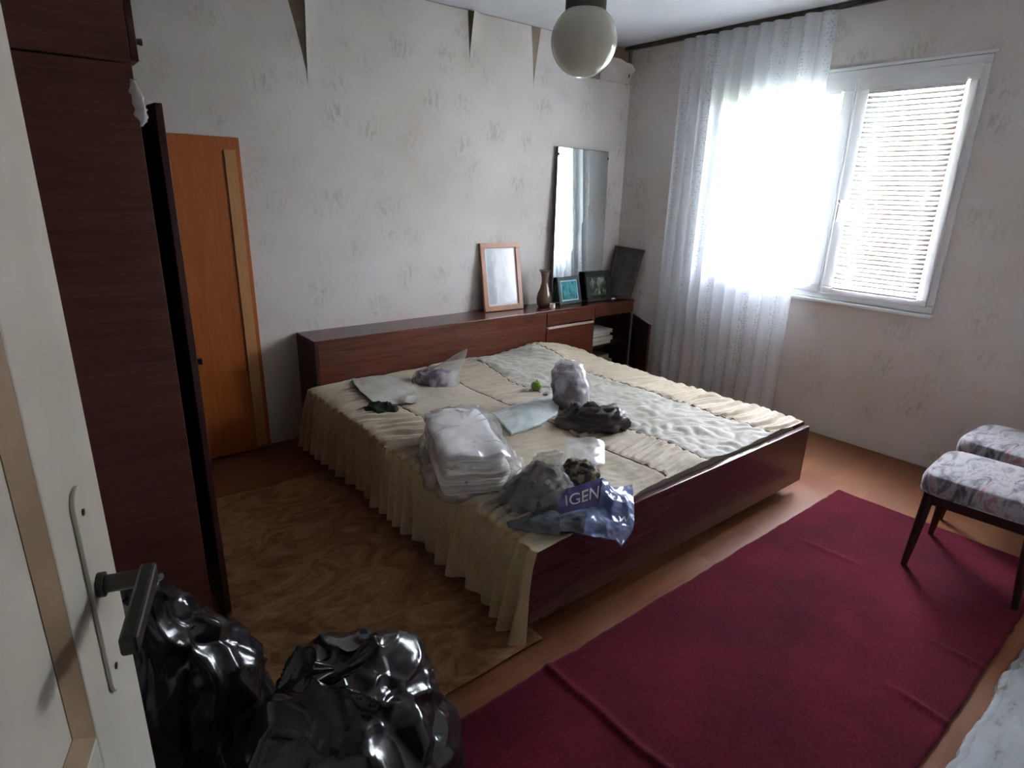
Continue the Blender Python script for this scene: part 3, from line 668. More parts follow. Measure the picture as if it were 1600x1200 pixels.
def top_z(x, y):
    z = .402
    z += .014 * noise.noise((x * 2.2, y * 2.2, 0)) + .006 * noise.noise((x * 7, y * 7, 4))
    # pillows under the head end
    k = max(0, min(1, (y - 2.62) / .38)); k = k * k * (3 - 2 * k)
    px = math.exp(-((x - 2.72) / .24) ** 2) * .072 + math.exp(-((x - 2.26) / .20) ** 2) * .040 + math.exp(-((x - 1.5) / .35) ** 2) * .022
    fall = 1 - .5 * max(0, (y - 3.10) / .1)
    z += k * px * fall
    # wrinkles across the gathered bands
    w = y * 150 + 9 * noise.noise((x * 3, y * 5, 1)) + x * 12
    z += gather(x) * (.0050 * math.sin(w * .55) + .0095 * math.sin(w * 1.05 + x * 9) * (.65 + .7 * noise.noise((x * 6, y * 9, 2))))
    z += .010 * (.35 - abs(noise.noise((x * 5 + y * 2, y * 6 - x * 2, 11)))) + .005 * (.3 - abs(noise.noise((x * 13, y * 13, 12))))
    # quilting on the flowered panel
    if 2.20 < x < 2.735: z += .009 * (abs(noise.noise((x * 14, y * 14, 3))) - .2) * 2
    for s in SEAM: z -= .007 * math.exp(-((x - s) / .010) ** 2)
    return z
XLE, XRE = 1.135, 3.055
SA, SB, SCC = .31, XRE - XLE, .16    # lengths: frill, top, right drop
ST = SA + SB + SCC
def spread(u, v):
    s = v * ST
    if s < SA:
        t = 1 - s / SA                    # 1 at the hem
        y = 1.245 + (3.215 - 1.245) * u
        ph = y * 2 * math.pi / .085 + 7.5 * noise.noise((y * 2.3, 0, 0)) + .7 * noise.noise((y * 9, t * 1.5, 3))
        amp = (.004 + .024 * t) * (.75 + .9 * noise.noise((y * 5, 0, 6)))
        x = XLE - .012 - .028 * t + amp * (math.sin(ph) + .35 * math.sin(2 * ph + 1)) - .02 * max(0, (t - .1)) * math.sin(y * 2.2)
        y2 = y + .012 * t * math.cos(ph) 
        zt = .388 + .012 * noise.noise((y * 2.2, 1, 0)); zh = .085 + .02 * noise.noise((y * 1.6, 5, 5)) + .010 * noise.noise((y * 7, 5, 5)) - .02 * max(0, (1.5 - y) / .25)
        z = zt + (zh - zt) * t
        if t < .25: x += .018 * (1 - t / .25) ** 2; z += .008 * (1 - t / .25) ** 2
        return Vector((x, y2, z))
    if s < SA + SB:
        x = XLE + (s - SA)
        k = max(0, min(1, (x - 1.45) / .35)); k = k * k * (3 - 2 * k)
        y0 = 1.255 + (1.326 - 1.255) * k
        k0 = max(0, 1 - (x - XLE) / .12); y0 = y0 * (1 - k0) + 1.245 * k0
        y = y0 + (3.215 - y0) * u
        z = top_z(x, y)
        e = (x - XLE); 
        if e < .05: z = z - .012 * (1 - e / .05) ** 2
        e = XRE - x
        if e < .06: z = z - .022 * (1 - e / .06) ** 2
        if y < 1.36: z = max(z - .018 * (1.36 - y) / .1, .3905)
        return Vector((x, y, z))
    t = (s - SA - SB) / SCC
    y = 1.326 + (3.215 - 1.326) * u
    ph = y * 2 * math.pi / .10 + 3 * noise.noise((y * 3, 2, 2))
    return Vector((XRE + .012 + .015 * t + .012 * t * math.sin(ph), y, top_z(XRE, y) - .022 - t * .22))
def spread_mi(u, v):
    s = v * ST
    if s < SA + .02: return 2
    if s < SA + SB:
        x = XLE + s - SA
        return 1 if 2.20 < x < 2.735 else 0
    return 0
bs = MB().grid(spread, 620, 230, spread_mi).build('bedspread', [M['spread'], M['spread_fl'], M['frill']], smooth=True)
tag(bs, 'cream and gold quilted bedspread with a gathered frill covering the bed', 'bedspread')
for k, sx in enumerate(SEAM):
    pts = [Vector((sx + .006 * noise.noise((y_ * 2, k, 0)), y_, 0)) for y_ in [1.34 + (3.19 - 1.34) * i / 90 for i in range(91)]]
    for q in pts: q.z = top_z(q.x, q.y) + .0018
    MB().tube(pts, .0032, 6).build('piping', M['piping'], bs, smooth=True)

# ------------------------------------------------------------------ things on the bed
ZB = .402
clear = plastic('clear_film', (.74, .75, .74), .30, .10, .6)
milky = plastic('milky_film', (.74, .75, .77), .50, .18, .5)
def on(x, y, dz=0.0):
    p = F(x, y, ZB); z = top_z(p.x, p.y); p = F(x, y, z); p.z = z + dz; p.y = min(p.y, 3.185); return p
# purple cloth in a clear bag near the headboard
c = on(678, 598); ax = (on(712, 602) - on(645, 598)); ax.z = 0; ax.normalize(); bx = Vector((-ax.y, ax.x, 0))
M['purple'] = pm('purple_cloth', (.10, .06, .16), (.50, .44, .54), 16, rough=.7, bmp=.3, lo=.42, hi=.6, dist=.6)
pc = loft([(c + Vector((0, 0, -.005)), ax * .085, bx * .06), (c + Vector((0, 0, .02)), ax * .10, bx * .07), (c + Vector((0, 0, .05)), ax * .085, bx * .055), (c + Vector((0, 0, .072)), ax * .04, bx * .025)])
tag(pc.build('folded_cloth', M['purple'], smooth=True, crumple=(.03, 16, 3, None)), 'crumpled purple and white cloth inside the clear bag by the headboard', 'cloth')
tip = c + ax * .17 + bx * .06 + Vector((0, 0, .185))
cbag = loft([(c + ax * .01 + Vector((0, 0, -.002)), ax * .135, bx * .09), (c + ax * .015 + Vector((0, 0, .045)), ax * .135, bx * .088), (c + ax * .035 + Vector((0, 0, .085)), ax * .125 + Vector((0, 0, .025)), bx * .06), (c + ax * .07 + Vector((0, 0, .120)), ax * .115 + Vector((0, 0, .055)), bx * .026), (c + ax * .09 + Vector((0, 0, .140)), ax * .10 + Vector((0, 0, .065)), bx * .006)])
tag(cbag.build('plastic_bag', clear, smooth=True, crumple=(.014, 11, 5, None)), 'clear plastic bag peaked to a point holding purple cloth', 'plastic bag')
# white cloth spread at the left head end
rows = [[on(545, 592, .006), on(590, 590, .010), on(640, 595, .008)], [on(556, 606, .008), on(598, 606, .016), on(650, 610, .008)], [on(572, 622, .010), on(610, 622, .015), on(655, 624, .007)], [on(588, 636, .006), on(618, 634, .010), on(650, 632, .005)]]
M['white_cloth'] = pm('white_cotton', (.42, .40, .36), (.50, .48, .44), 7, rough=.8, bmp=.2)
w1, _ = patch(rows, 40, 40)
tag(w1.build('white_cloth', M['white_cloth'], smooth=True, solid=.003, crumple=(.010, 9, 4, None)), 'thin white cloth spread flat at the left head end of the bed', 'cloth')
# small dark green rag
g = on(594, 642)
gr = loft([(g + Vector((0, 0, -.003)), Vector((.055, -.05, 0)), Vector((.02, .025, 0))), (g + Vector((0, 0, .012)), Vector((.06, -.055, 0)), Vector((.022, .028, 0))), (g + Vector((.005, -.005, .028)), Vector((.035, -.035, 0)), Vector((.012, .016, 0))), (g + Vector((.006, -.008, .034)), Vector((.012, -.012, 0)), Vector((.005, .006, 0)))], 40, 20)
M['rag'] = pm('darkgreen_rag', (.010, .016, .012), (.022, .032, .024), 14, rough=.8, bmp=.3)
tag(gr.build('rag', M['rag'], smooth=True, crumple=(.03, 22, 9, None)), 'small crumpled dark green rag at the left bed edge', 'rag')
# pile of folded white linen in a loose clear bag
lc = on(722, 720); la = Vector((.62, .36, 0)).normalized()
M['linen'] = pm('white_linen', (.80, .80, .81), (.86, .86, .88), 6, rough=.8, bmp=.12)
M['linen2'] = pm('offwhite_linen', (.66, .64, .60), (.74, .72, .68), 6, rough=.8, bmp=.12)
LA = (on(800, 700) - on(690, 770)); LA.z = 0; LA.normalize(); LB = Vector((-LA.y, LA.x, 0))
LO = Vector((1.315, 1.915, ZB)); LA = Vector((.9, -.43, 0)).normalized(); LB = Vector((-LA.y, LA.x, 0))
def folded(base_z, hw, hd, th, seed, mat, label, sh=(0, 0), rot=0):
    ca, sa = math.cos(rot), math.sin(rot); a = LA * ca + LB * sa; b = LB * ca - LA * sa; o = LO + a * sh[0] + b * sh[1]; o.z = base_z
    mb = MB(); n = 3
    for layer in range(n):
        z0 = th * layer / n; z1 = th * (layer + 1) / n - .0015
        def fn(u, v, z0=z0, z1=z1, layer=layer):
            ang = 2 * math.pi * u; 
            ce, se = math.cos(ang), math.sin(ang); k = (abs(ce) ** 14 + abs(se) ** 14) ** (-1 / 14)
            if v < .3: r = v / .3; zz = z0
            elif v > .7: r = (1 - v) / .3; zz = z1
            else: r = 1 + .016 * math.sin((v - .3) / .4 * math.pi); zz = z0 + (z1 - z0) * (v - .3) / .4
            x = hw * (1 - .02 * layer) * ce * k * r; y = hd * (1 - .012 * ((layer * 7 + seed) % 3)) * se * k * r
            wv = (.004 + seed * .0011) * (noise.noise((x * 8, y * 8, seed * .05)) + .5 * (.4 - abs(noise.noise((x * 10 + 3, y * 6, seed * .05))))) + .004 * noise.noise((x * 20 + seed, y * 20, 0))
            return o + a * x + b * y + Vector((0, 0, zz + wv * min(1, .4 + layer * .3) ))
        mb.grid(fn, 64, 20)
    return tag(mb.build('folded_linen', mat, smooth=True), label, 'linen', 'folded linen in the big clear bag')
for k, (w_, d_, sx, sy, ro, mt, lb) in enumerate(((.135, .285, 0, 0, .05, 'linen2', 'lowest off-white folded linen'), (.128, .275, .006, .004, -.06, 'linen', 'second lowest white folded linen'), (.130, .268, -.006, -.010, .07, 'linen2', 'middle off-white folded linen'), (.124, .265, .004, .012, -.03, 'linen', 'second from top white folded linen'), (.126, .255, -.004, .018, .08, 'linen', 'topmost white folded linen'))):
    folded(ZB + .006 + .0275 * k, w_, d_, .028, k * 3 + 1, M[mt], lb + ' of the pile in the big clear bag', (sx, sy), ro)
rings = []
for z, a_, b_, sx, sy in ((-.004, .20, .32, .02, .0), (.02, .205, .325, .02, .0), (.06, .175, .305, .012, .0), (.11, .155, .29, .005, .005), (.148, .140, .275, 0, .01), (.160, .09, .17, 0, .01)):
    o = LO + LA * sx + LB * sy; o.z = ZB + z + .004; rings.append((o, LA * a_, LB * b_))
def square_loft(rings, nu=96, nv=36, pw=5):
    mb = loft(rings, nu, nv)
    for j in range(nv + 1):
        t = j / nv; c_ = catmull([Vector(r[0]) for r in rings], t)
        for k in range(nu):
            an = 2 * math.pi * k / nu; f_ = (abs(math.cos(an)) ** pw + abs(math.sin(an)) ** pw) ** (-1 / pw)
            i = j * nu + k; mb.v[i] = c_ + (mb.v[i] - c_) * f_
    return mb
tag(square_loft(rings, pw=4).build('plastic_bag', milky if False else plastic('linen_bag_film', (.78, .78, .78), .27, .12, .7), smooth=True, crumple=(-.03, 9, 11, None)), 'big loose clear bag wrapped around the pile of white linen', 'plastic bag')
# flat pale packet in film
k_ = [[on(768, 650, .012), on(815, 634, .018), on(872, 617, .012)], [on(780, 663, .020), on(830, 650, .036), on(874, 634, .022)], [on(800, 681, .010), on(840, 668, .016), on(870, 651, .010)]]
M['packet'] = pm('pale_teal_packet', (.50, .60, .60), (.72, .77, .78), 5, rough=.25, coat=.4, bmp=.1)
w2, _ = patch(k_, 40, 40)
tag(w2.build('packet', M['packet'], smooth=True, solid=.018, crumple=(.012, 11, 13, None)), 'flat pale blue-white packet wrapped in film in the middle of the bed', 'packet')
# green apple
ap = on(838, 611)
at_ = thing('apple', 'single small green apple lying on the bedspread', 'apple', ap)
ra = .033; pr = [(ra * math.sin(a) * (1 + .06 * math.cos(a)), ra + ra * .92 * -math.cos(a) - .010 * math.exp(-((math.pi - a) / .35) ** 2)) for a in [math.pi * k / 24 for k in range(1, 24)]]
M['apple'] = pm('green_apple', (.14, .24, .03), (.24, .34, .06), 9, rough=.3)
MB().lathe(pr, (0, 0, 0), 24).build('fruit', M['apple'], at_, local=True, smooth=True)
MB().tube([(0, 0, .055), (.003, 0, .064), (.007, .001, .071)], [.0016, .0014, .002], 6).build('stem', M['piping'], at_, local=True)
# standing wrapped bundle
b0 = on(888, 636); d_r = Vector((CR.x, CR.y, 0)).normalized(); d_f = Vector((-d_r.y, d_r.x, 0))
M['bundle'] = pm('brown_bundle', (.085, .055, .055), (.42, .38, .44), 11, rough=.4, lo=.44, hi=.58, bmp=.25, dist=.6)
bd = loft([(b0 + d_r * .015 + Vector((0, 0, -.004)), d_r * .072, d_f * .055), (b0 + d_r * .01 + Vector((0, 0, .05)), d_r * .082, d_f * .066), (b0 + d_f * .02 - d_r * .005 + Vector((0, 0, .12)), d_r * .078, d_f * .064), (b0 + d_f * .045 - d_r * .015 + Vector((0, 0, .17)), d_r * .068, d_f * .05), (b0 + d_f * .06 - d_r * .02 + Vector((0, 0, .20)), d_r * .03, d_f * .025)])
tag(bd.build('bundle', M['bundle'], smooth=True, crumple=(.03, 13, 17, None)), 'upright brown and pale lilac bundle wrapped in film on the bed', 'bundle')
bfilm = loft([(b0 + d_r * .015 + Vector((0, 0, .03)), d_r * .088, d_f * .075), (b0 + d_r * .015 + Vector((0, 0, .10)), d_r * .092, d_f * .078), (b0 + d_f * .03 + Vector((0, 0, .16)), d_r * .085, d_f * .07), (b0 + d_f * .055 + Vector((0, 0, .205)), d_r * .07, d_f * .045), (b0 + d_f * .08 + d_r * .01 + Vector((0, 0, .235)), d_r * .05, d_f * .012)])
tag(bfilm.build('plastic_bag', plastic('bundle_film', (.74, .75, .82), .26, .10, .7), smooth=True, crumple=(.018, 12, 19, None)), 'clear film bag pulled over the upright brown bundle', 'plastic bag')
# dark brown bag
e0 = on(922, 664); ea = (on(972, 662) - on(866, 650)); ea.z = 0; eL = ea.length; ea.normalize(); eb = Vector((-ea.y, ea.x, 0))
M['brownbag'] = pm('dark_brown_fabric', (.020, .013, .014), (.055, .040, .042), 9, rough=.42, bmp=.2, coat=.15)
br_ = loft([(e0 + Vector((0, 0, -.004)), ea * .17, eb * .095), (e0 + ea * .01 + Vector((0, 0, .035)), ea * .18, eb * .10), (e0 + ea * .03 + Vector((0, 0, .075)), ea * .14, eb * .085), (e0 + ea * .05 + Vector((0, 0, .10)), ea * .08, eb * .045)])
tag(br_.build('fabric_bag', M['brownbag'], smooth=True, crumple=(-.05, 10, 23, None)), 'dark brown crumpled fabric bag slumped in the middle of the bed', 'bag')
# clear bag of dark things at the foot
f0 = on(838, 785); M['darkstuff'] = pm('dark_clothes', (.012, .016, .015), (.085, .05, .04), 12, rough=.6, bmp=.3, lo=.42, hi=.66)
dk = loft([(f0 + Vector((0, 0, -.004)), d_r * .118, d_f * .09), (f0 + Vector((0, 0, .05)), d_r * .122, d_f * .095), (f0 + d_r * .015 + Vector((0, 0, .105)), d_r * .085, d_f * .07), (f0 + d_r * .03 + Vector((0, 0, .15)), d_r * .03, d_f * .025)])
tag(dk.build('dark_clothes', M['darkstuff'], smooth=True, crumple=(-.035, 14, 29, None)), 'dark bundled clothes inside the clear bag at the bed foot', 'clothes')
dkf = loft([(f0 + Vector((0, 0, -.002)), d_r * .142, d_f * .115), (f0 + Vector((0, 0, .05)), d_r * .142, d_f * .115), (f0 + d_r * .012 + Vector((0, 0, .11)), d_r * .10, d_f * .085), (f0 + d_r * .03 + Vector((0, 0, .165)), d_r * .055, d_f * .04), (f0 + d_r * .04 + Vector((0, 0, .20)), d_r * .045, d_f * .02)])
tag(dkf.build('plastic_bag', plastic('dark_bag_film', (.62, .65, .66), .26, .10, .8, 16.0), smooth=True, crumple=(-.03, 12, 31, None)), 'knotted clear bag full of dark clothes at the bed foot', 'plastic bag')
# sheet of clear film standing behind it, patterned cloth
fs_, _ = patch([[on(880, 735, .01), on(912, 738, .012), on(945, 728, .008)], [on(882, 716, .03), on(914, 714, .035), on(944, 708, .02)], [on(884, 706, .055), on(916, 703, .06), on(942, 702, .04)]], 24, 24)
tag(fs_.build('plastic_sheet', milky, smooth=True, crumple=(.010, 9, 37, None)), 'stiff translucent plastic sheet behind the patterned cloth', 'plastic sheet')
M['print'] = pm('animal_print', (.020, .015, .012), (.22, .16, .09), 38, rough=.7, lo=.50, hi=.60, bmp=.2)
g0 = on(905, 748)
pp = loft([(g0 + Vector((0, 0, -.003)), d_r * .06, d_f * .05), (g0 + Vector((0, 0, .03)), d_r * .064, d_f * .05), (g0 + Vector((0, 0, .06)) - d_r * .01, d_r * .042, d_f * .035), (g0 + Vector((0, 0, .072)) - d_r * .015, d_r * .015, d_f * .012)])
tag(pp.build('patterned_cloth', M['print'], smooth=True, crumple=(.025, 14, 41, None)), 'small dark animal-print cloth behind the blue carrier bag', 'cloth')
# blue and violet carrier bag slumped over the footboard
M['violet'] = pm('violet_print', (.075, .055, .22), (.115, .085, .30), 6, rough=.22, coat=.4)
M['bluebag'] = pm('blue_film', (.075, .11, .30), (.30, .38, .62), 7, rough=.18, coat=.5, lo=.38, hi=.62, dist=.8)
M['bagdark'] = pm('blue_film_dark', (.05, .055, .07), (.12, .13, .17), 8, rough=.2, coat=.4)
net = [[F(868, 768, .47), F(905, 758, .50), F(940, 748, .51), F(958, 762, .46), F(988, 757, .46)],
       [F(872, 786, .455), F(906, 778, .475), F(938, 770, .48), F(962, 784, .455), F(990, 785, .44)],
       [F(872, 805, .425), F(905, 798, .435), F(936, 792, .44), F(960, 806, .43), F(990, 808, .41)],
       [F(862, 820, .415), F(900, 818, .43), F(932, 816, .425), F(955, 828, .41), F(987, 830, .385)],
       [F(850, 833, .405), F(895, 833, .405), F(930, 840, .395), F(956, 844, .375), F(975, 848, .36)]]
def bagmi(u, v): return 0 if (v < .50 and u < .50) else (2 if (v < .35 and u > .55) else 1)
mbp, bagfn = patch(net, 60, 60)
mbp.mi = [bagmi((i + .5) / 60, (j + .5) / 60) for i in range(60) for j in range(60)]
bg = thing('carrier_bag', 'blue and violet plastic carrier bag slumped over the footboard', 'bag', F(930, 830, .40))
def crfn(u, v):
    p = bagfn(u, v); a = 1.0 if not (v < .50 and u < .50) else .25
    n = (.5 - abs(noise.noise(p * 16))) + .5 * (.4 - abs(noise.noise(p * 38)))
    return p + Vector((-.3, -.55, .75)) * (.022 * a * n)
mb2 = MB().grid(crfn, 60, 60, bagmi)
# a back skin gives the bag its body
def back(u, v):
    p = crfn(u, v); k = math.sin(math.pi * min(1, max(0, u))) * math.sin(math.pi * v)
    q = p + Vector((.25, .5, 0)) * (.10 * k) ; q.z = p.z - .004 - .06 * k
    x_, y_ = q.x, q.y
    if y_ > 1.34: q.z = max(q.z, min(p.z - .002, top_z(x_, y_) + .006))
    return q
bk = MB().grid(back, 60, 60, lambda u, v: 1); off = len(mb2.v)
mb2.v += bk.v; mb2.f += [tuple(i + off for i in f_[::-1]) for f_ in bk.f]; mb2.mi += [1] * len(bk.f)
mb2.build('bag_body', [M['violet'], M['bluebag'], M['bagdark']], bg, smooth=True)
tl_, _ = patch([[F(792, 818, .405), F(830, 806, .43), F(872, 798, .445)], [F(795, 823, .41), F(832, 818, .43), F(876, 812, .44)], [F(808, 828, .405), F(838, 832, .408), F(874, 836, .405)]], 30, 30)
tl_.build('bag_mouth', M['bagdark'], bg, smooth=True, solid=.006, crumple=(.012, 14, 43, None))
M['print_w'] = pm('white_print', (.72, .72, .80), None, rough=.4)
def text_on(txt, u0, u1, v0, v1, name):
    cu_ = bpy.data.curves.new('t', 'FONT'); cu_.body = txt; cu_.size = 1; ob_ = bpy.data.objects.new('t', cu_); COL.objects.link(ob_)
    dg = bpy.context.evaluated_depsgraph_get(); me = bpy.data.meshes.new_from_object(ob_.evaluated_get(dg))
    bpy.data.objects.remove(ob_)
    bm = bmesh.new(); bm.from_mesh(me); bmesh.ops.triangulate(bm, faces=bm.faces); bmesh.ops.subdivide_edges(bm, edges=bm.edges, cuts=4, use_grid_fill=True); bm.verts.index_update()
    xs = [v.co.x for v in bm.verts]; ys_ = [v.co.y for v in bm.verts]; x0, x1, y0, y1 = min(xs), max(xs), min(ys_), max(ys_)
    mb = MB(); vs = []
    for v in bm.verts:
        tv = v0 + (v1 - v0) * (v.co.x - x0) / (x1 - x0); tu = u1 - (u1 - u0) * (v.co.y - y0) / (y1 - y0)
        vs.append(crfn(tu, tv) + Vector((-.3, -.55, .75)) * .0045)
    mb.add(vs, [tuple(v.index for v in f_.verts) for f_ in bm.faces]); bm.free()
    return mb.build(name, M['print_w'], bg)
text_on('IGEN', .15, .36, .10, .47, 'printed_letters')
text_on('W', .50, .60, .80, .92, 'printed_mark')
mbh = MB().tube([crfn(.95, .80), crfn(.99, .86) + Vector((0, -.012, -.015)), crfn(.97, .94)], .005, 8)
mbh.build('bag_handle', M['bluebag'], bg, smooth=True)

# ------------------------------------------------------------------ rugs
def rug_mat():
    m, nt, p, out = new_mat('red_rug')
    v = coords(nt)
    a = noise_n(nt, v, 2.2, 5, .6); b = noise_n(nt, coords(nt, (1, 3, 1)), 45, 4, .7)
    c = ramp(nt, a, [(.3, (.060, .004, .010)), (.55, (.125, .007, .018)), (.75, (.17, .012, .028))])
    c = mixc(nt, .75, c, ramp(nt, b, [(.3, (.3, .25, .3)), (.68, (1, 1, 1))]), 'MULTIPLY')
    nt.links.new(c, p.inputs['Base Color']); p.inputs['Roughness'].default_value = .95; p.inputs['Specular IOR Level'].default_value = .1; p.inputs['Sheen Weight'].default_value = .12; p.inputs['Sheen Tint'].default_value = (.8, .35, .6, 1)
    bump(nt, p, b, .5, .004); return m
M['rug'] = rug_mat()
RX0, RX1, RY0, RY1 = .42, 3.232, .262, 1.16
CRE = [(1.13, .011, 0, .2, 2), (1.955, .008, .06, 0, .42), (2.30, .008, .04, 0, .40), (2.57, .006, .02, .80, 1.02)]
def rugf(u, v):
    x = RX0 + (RX1 - RX0) * u; y = RY0 + (RY1 - RY0) * v
    y += (.006 * noise.noise((x * 5, 0, v * 2)) + .004 * noise.noise((x * 17, 1, v))) * abs(2 * v - 1)
    x2 = x + .006 * noise.noise((y * 9, 3, u)) * abs(2 * u - 1)
    z = .009 + .002 * (noise.noise((x * 5, y * 5, 1)) + .5)
    for cx_, h_, sk, ya, yb in CRE: z += h_ * max(0, min(1, min(y - ya + .05, yb - y + .05) / .1)) * math.exp(-((x - cx_ - sk * (y - .6) - .02 * noise.noise((y * 4, cx_, 0))) / .016) ** 2)
    return Vector((x2, y, z))
tag(MB().grid(rugf, 420, 70).build('red_rug', M['rug'], smooth=True, solid=.008), 'long dark red woven rug with creases across the floor', 'rug')
def lino_mat():
    m, nt, p, out = new_mat('brown_mat')
    v = coords(nt)
    a = noise_n(nt, coords(nt, (1, 1.5, 1)), 4.2, 6, .65, 2.2); b = noise_n(nt, v, 60, 3)
    c = ramp(nt, a, [(.34, (.19, .085, .034)), (.5, (.33, .17, .08)), (.64, (.45, .26, .13))])
    c = mixc(nt, .5, c, ramp(nt, b, [(.3, (.55, .5, .45)), (.7, (1, 1, 1))]), 'MULTIPLY')
    nt.links.new(c, p.inputs['Base Color']); p.inputs['Roughness'].default_value = .7; p.inputs['Specular IOR Level'].default_value = .2; bump(nt, p, b, .3, .003); return m
M['lino'] = lino_mat()
def linof(u, v):
    x = .365 + (1.20 - .365) * u; y = 1.265 + (2.965 - 1.265) * v
    return Vector((x + .008 * noise.noise((y * 3, 0, 0)) * (1 if u in (0, 1) else 0), y + .01 * noise.noise((x * 4, 2, 0)) * abs(2 * v - 1), .007 + .002 * noise.noise((x * 4, y * 4, 5))))
tag(MB().grid(linof, 40, 60).build('floor_mat', M['lino'], smooth=True, solid=.006), 'brown marbled floor mat beside the bed frill', 'floor mat')

# ------------------------------------------------------------------ stools
def fabric_mat():
    m, nt, p, out = new_mat('stool_fabric')
    v = coords(nt)
    a = noise_n(nt, coords(nt, (1.0, 2.4, 1)), 7, 4, .6, 1.6)
    c = ramp(nt, a, [(.28, (.02, .02, .03)), (.39, (.10, .095, .12)), (.5, (.27, .255, .29)), (.57, (.34, .34, .36)), (.64, (.30, .14, .18))])
    nt.links.new(c, p.inputs['Base Color']); p.inputs['Roughness'].default_value = .85; p.inputs['Sheen Weight'].default_value = .3
    bump(nt, p, noise_n(nt, v, 120, 2), .3, .002); return m
M['stoolfab'] = fabric_mat(); M['stoolwood'] = wood('stool_wood', (.018, .007, .006), (.04, .016, .012), 2, 3, .35, .2)
def stool(loc, rz, label):
    t = thing('stool', label, 'stool', loc, rz, 'upholstered stools by the window wall')
    hw, hd, zt, th = .215, .215, .435, .085
    def fn(u, v):
        an = 2 * math.pi * u; ce, se = math.cos(an), math.sin(an); k = (abs(ce) ** 6 + abs(se) ** 6) ** (-1 / 6)
        pr = [(0, -.0), (.90, 0), (.985, .008), (1.0, .03), (1.0, .05), (.97, .072), (.90, .083), (.6, .092), (0, .096)]
        q = catmull([Vector((a, b, 0)) for a, b in pr], v)
        return Vector((hw * ce * k * q.x, hd * se * k * q.x, zt - th + q.y))
    MB().grid(fn, 64, 32).build('seat', M['stoolfab'], t, local=True, smooth=True)
    ap_ = MB()
    for s in (-1, 1):
        ap_.box((-.185, s * .175 - .01, .30), (.185, s * .175 + .01, zt - th + .004)); ap_.box((s * .175 - .01, -.165, .30), (s * .175 + .01, .165, zt - th + .004))
    ap_.build('apron', M['stoolwood'], t, local=True, bevel=.003)
    for sx in (-1, 1):
        for sy in (-1, 1):
            MB().tube([(sx * .168, sy * .168, zt - th), (sx * .176, sy * .176, .2), (sx * .19, sy * .19, 0)], [.021, .019, .012], 12).build('leg', M['stoolwood'], t, local=True, smooth=40)
    return t
stool((2.945, .49, .013), math.radians(3), 'nearer grey and pink upholstered stool standing on the red rug')
stool((3.53, .52, 0), math.radians(-3), 'farther grey patterned stool behind the other stool by the wall')

# white painted plank with flaking paint by the near edge of the rug
def plank_mat():
    m, nt, p, out = new_mat('flaking_white_paint')
    v = coords(nt); n = noise_n(nt, coords(nt, (1, 3, 1)), 7, 6, .65)
    c = ramp(nt, n, [(.36, (.16, .12, .08)), (.42, (.25, .27, .29)), (.7, (.33, .355, .38))])
    nt.links.new(c, p.inputs['Base Color']); p.inputs['Roughness'].default_value = .6; bump(nt, p, n, .4, .006); return m
M['flake'] = plank_mat()
def plk(u, v):
    x = .95 + (2.66 - .95) * u
    e = .196 + .018 * noise.noise((x * 5, 0, 0)) + .010 * noise.noise((x * 19, 1, 0))
    prof = [(0.03, 0.0), (e + .016, 0.0), (e + .012, .024), (e, .030), (e - .008, .042), (e - .05, .047), (.03, .047), (0.03, 0.0)]
    i = min(int(v * 7 + .0001), 7); y, z = prof[i]
    return Vector((x, y, z + (.003 * noise.noise((x * 8, y * 20, 2)) if i in (4, 5) else 0)))
tag(MB().grid(plk, 160, 7).build('painted_plank', M['flake'], smooth=35), 'white painted plank with flaking edge lying beside the red rug', 'plank')

# ------------------------------------------------------------------ black rubbish bags in front
def bagblack():
    m, nt, p, out = new_mat('black_polythene')
    n = noise_n(nt, coords(nt), 14, 5, .6, .8)
    nt.links.new(ramp(nt, n, [(.3, (.006, .006, .008)), (.7, (.014, .014, .018))]), p.inputs['Base Color']); p.inputs['Roughness'].default_value = .24; p.inputs['Specular IOR Level'].default_value = .5
    p.inputs['Coat Weight'].default_value = .25; p.inputs['Coat Roughness'].default_value = .08
    bump(nt, p, n, .12, .01); return m
M['binbag'] = bagblack()
bb = loft([((.40, 1.00, .014), (.20, 0, 0), (0, .19, 0)), ((.40, 1.01, .10), (.245, 0, 0), (0, .225, 0)), ((.40, 1.03, .26), (.235, 0, 0), (0, .215, 0)), ((.40, 1.05, .40), (.20, 0, 0), (0, .17, 0)), ((.40, 1.06, .485), (.15, 0, 0), (0, .10, 0)), ((.40, 1.06, .52), (.07, 0, 0), (0, .04, 0))], 140, 100)
tag(bb.build('rubbish_bag', M['binbag'], smooth=True, crumple=(-.06, 4.2, 3, 0)), 'big shiny black rubbish bag on the floor in the foreground', 'rubbish bag', 'black rubbish bags')
b2 = loft([((.14, 1.42, .004), (.17, 0, 0), (0, .17, 0)), ((.14, 1.42, .10), (.20, 0, 0), (0, .195, 0)), ((.13, 1.42, .32), (.18, 0, 0), (0, .17, 0)), ((.11, 1.40, .50), (.12, 0, 0), (0, .11, 0)), ((.09, 1.385, .60), (.055, 0, 0), (0, .05, 0)), ((.08, 1.375, .66), (.05, 0, 0), (0, .035, 0))], 110, 80)
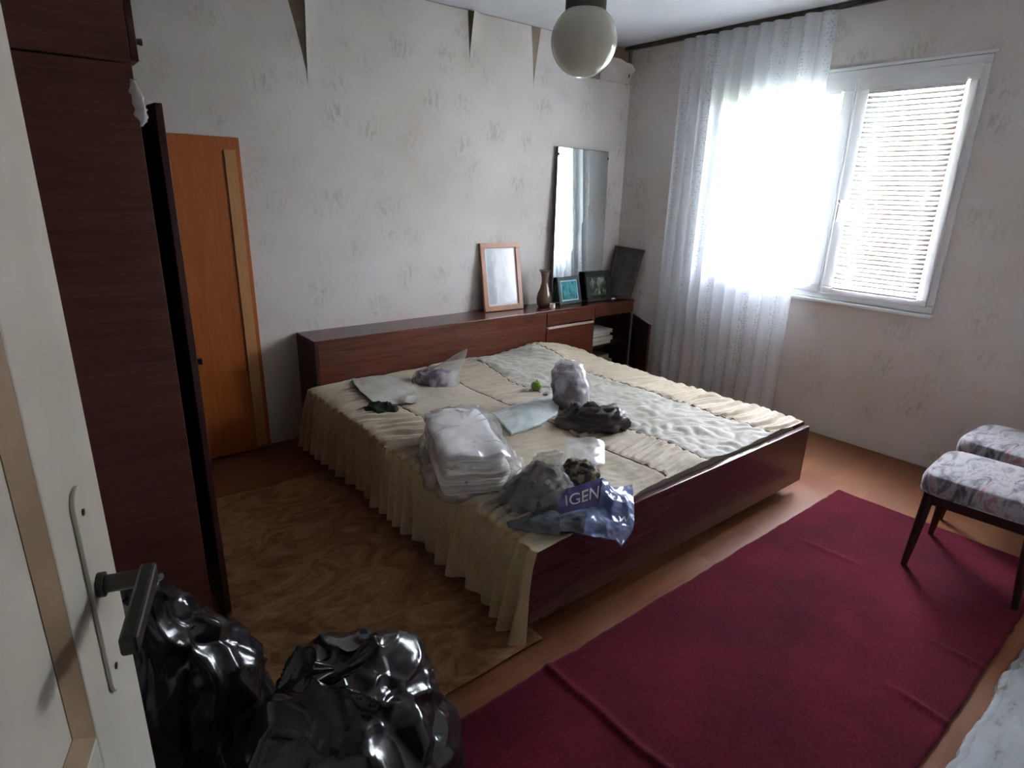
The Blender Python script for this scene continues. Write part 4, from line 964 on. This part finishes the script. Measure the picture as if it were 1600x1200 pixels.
tag(b2.build('rubbish_bag', M['binbag'], smooth=True, crumple=(-.05, 5, 8, 0)), 'black rubbish bag half hidden behind the door handle, before the wardrobe', 'rubbish bag', 'black rubbish bags')

# small crumb of plaster on the floor by the bed corner
cr_ = MB().lathe([(.002, 0), (.006, .002), (.005, .006), (.002, .008)], F(851, 964, .001), 7)
M['crumb'] = pm('plaster_crumb', (.7, .68, .64), None, rough=.8)
tag(cr_.build('plaster_crumb', M['crumb']), 'tiny white crumb on the floor by the bed foot corner', 'crumb')

# ------------------------------------------------------------------ outside the window
M['grass'] = pm('lawn', (.13, .15, .07), (.22, .23, .13), 3, rough=.9)
lawn = MB().box((W + .26, -30, -1.7), (60, 50, -1.6)).build('ground', M['grass']); struct(lawn)
M['rooft'] = pm('roof_tiles', (.30, .15, .10), (.42, .24, .17), 2.2, (1, 1, 5), rough=.85)
M['render'] = pm('house_render', (.55, .50, .44), (.62, .57, .50), 1.5, rough=.9)
ho = thing('house', 'neighbouring house with terracotta roof seen through the blinds', 'house', (19, 5, -1.6))
MB().box((15.5, -1, -1.6), (24, 13, .45)).build('house_wall', M['render'], ho)
MB().add([(15.0, -1.5, .35), (15.0, 13.5, .35), (24.5, 13.5, .35), (24.5, -1.5, .35), (19.7, 2.6, 3.6), (19.7, 11.0, 3.6)], [(0, 1, 5, 4), (1, 2, 5), (2, 3, 4, 5), (3, 0, 4), (0, 3, 2, 1)]).build('roof', M['rooft'], ho)
MB().box((18.6, 7.6, 2.6), (19.2, 8.2, 4.3)).build('chimney', M['render'], ho)
M['hedge'] = pm('hedge_leaves', (.05, .13, .025), (.16, .30, .07), 9, rough=.9, bmp=.6, bdist=.08)
hg = MB().grid(lambda u, v: Vector((11.0 + .5 * math.cos(math.pi * v) + .15 * noise.noise((u * 30, v * 4, 0)), -6 + 22 * u, -1.6 + (1.35 + .25 * noise.noise((u * 18, 0, 3))) * math.sin(math.pi * v) + .1 * noise.noise((u * 60, v * 6, 5)))), 160, 16)
tag(hg.build('hedge', M['hedge'], smooth=True), 'low green garden hedge outside below the window', 'hedge')
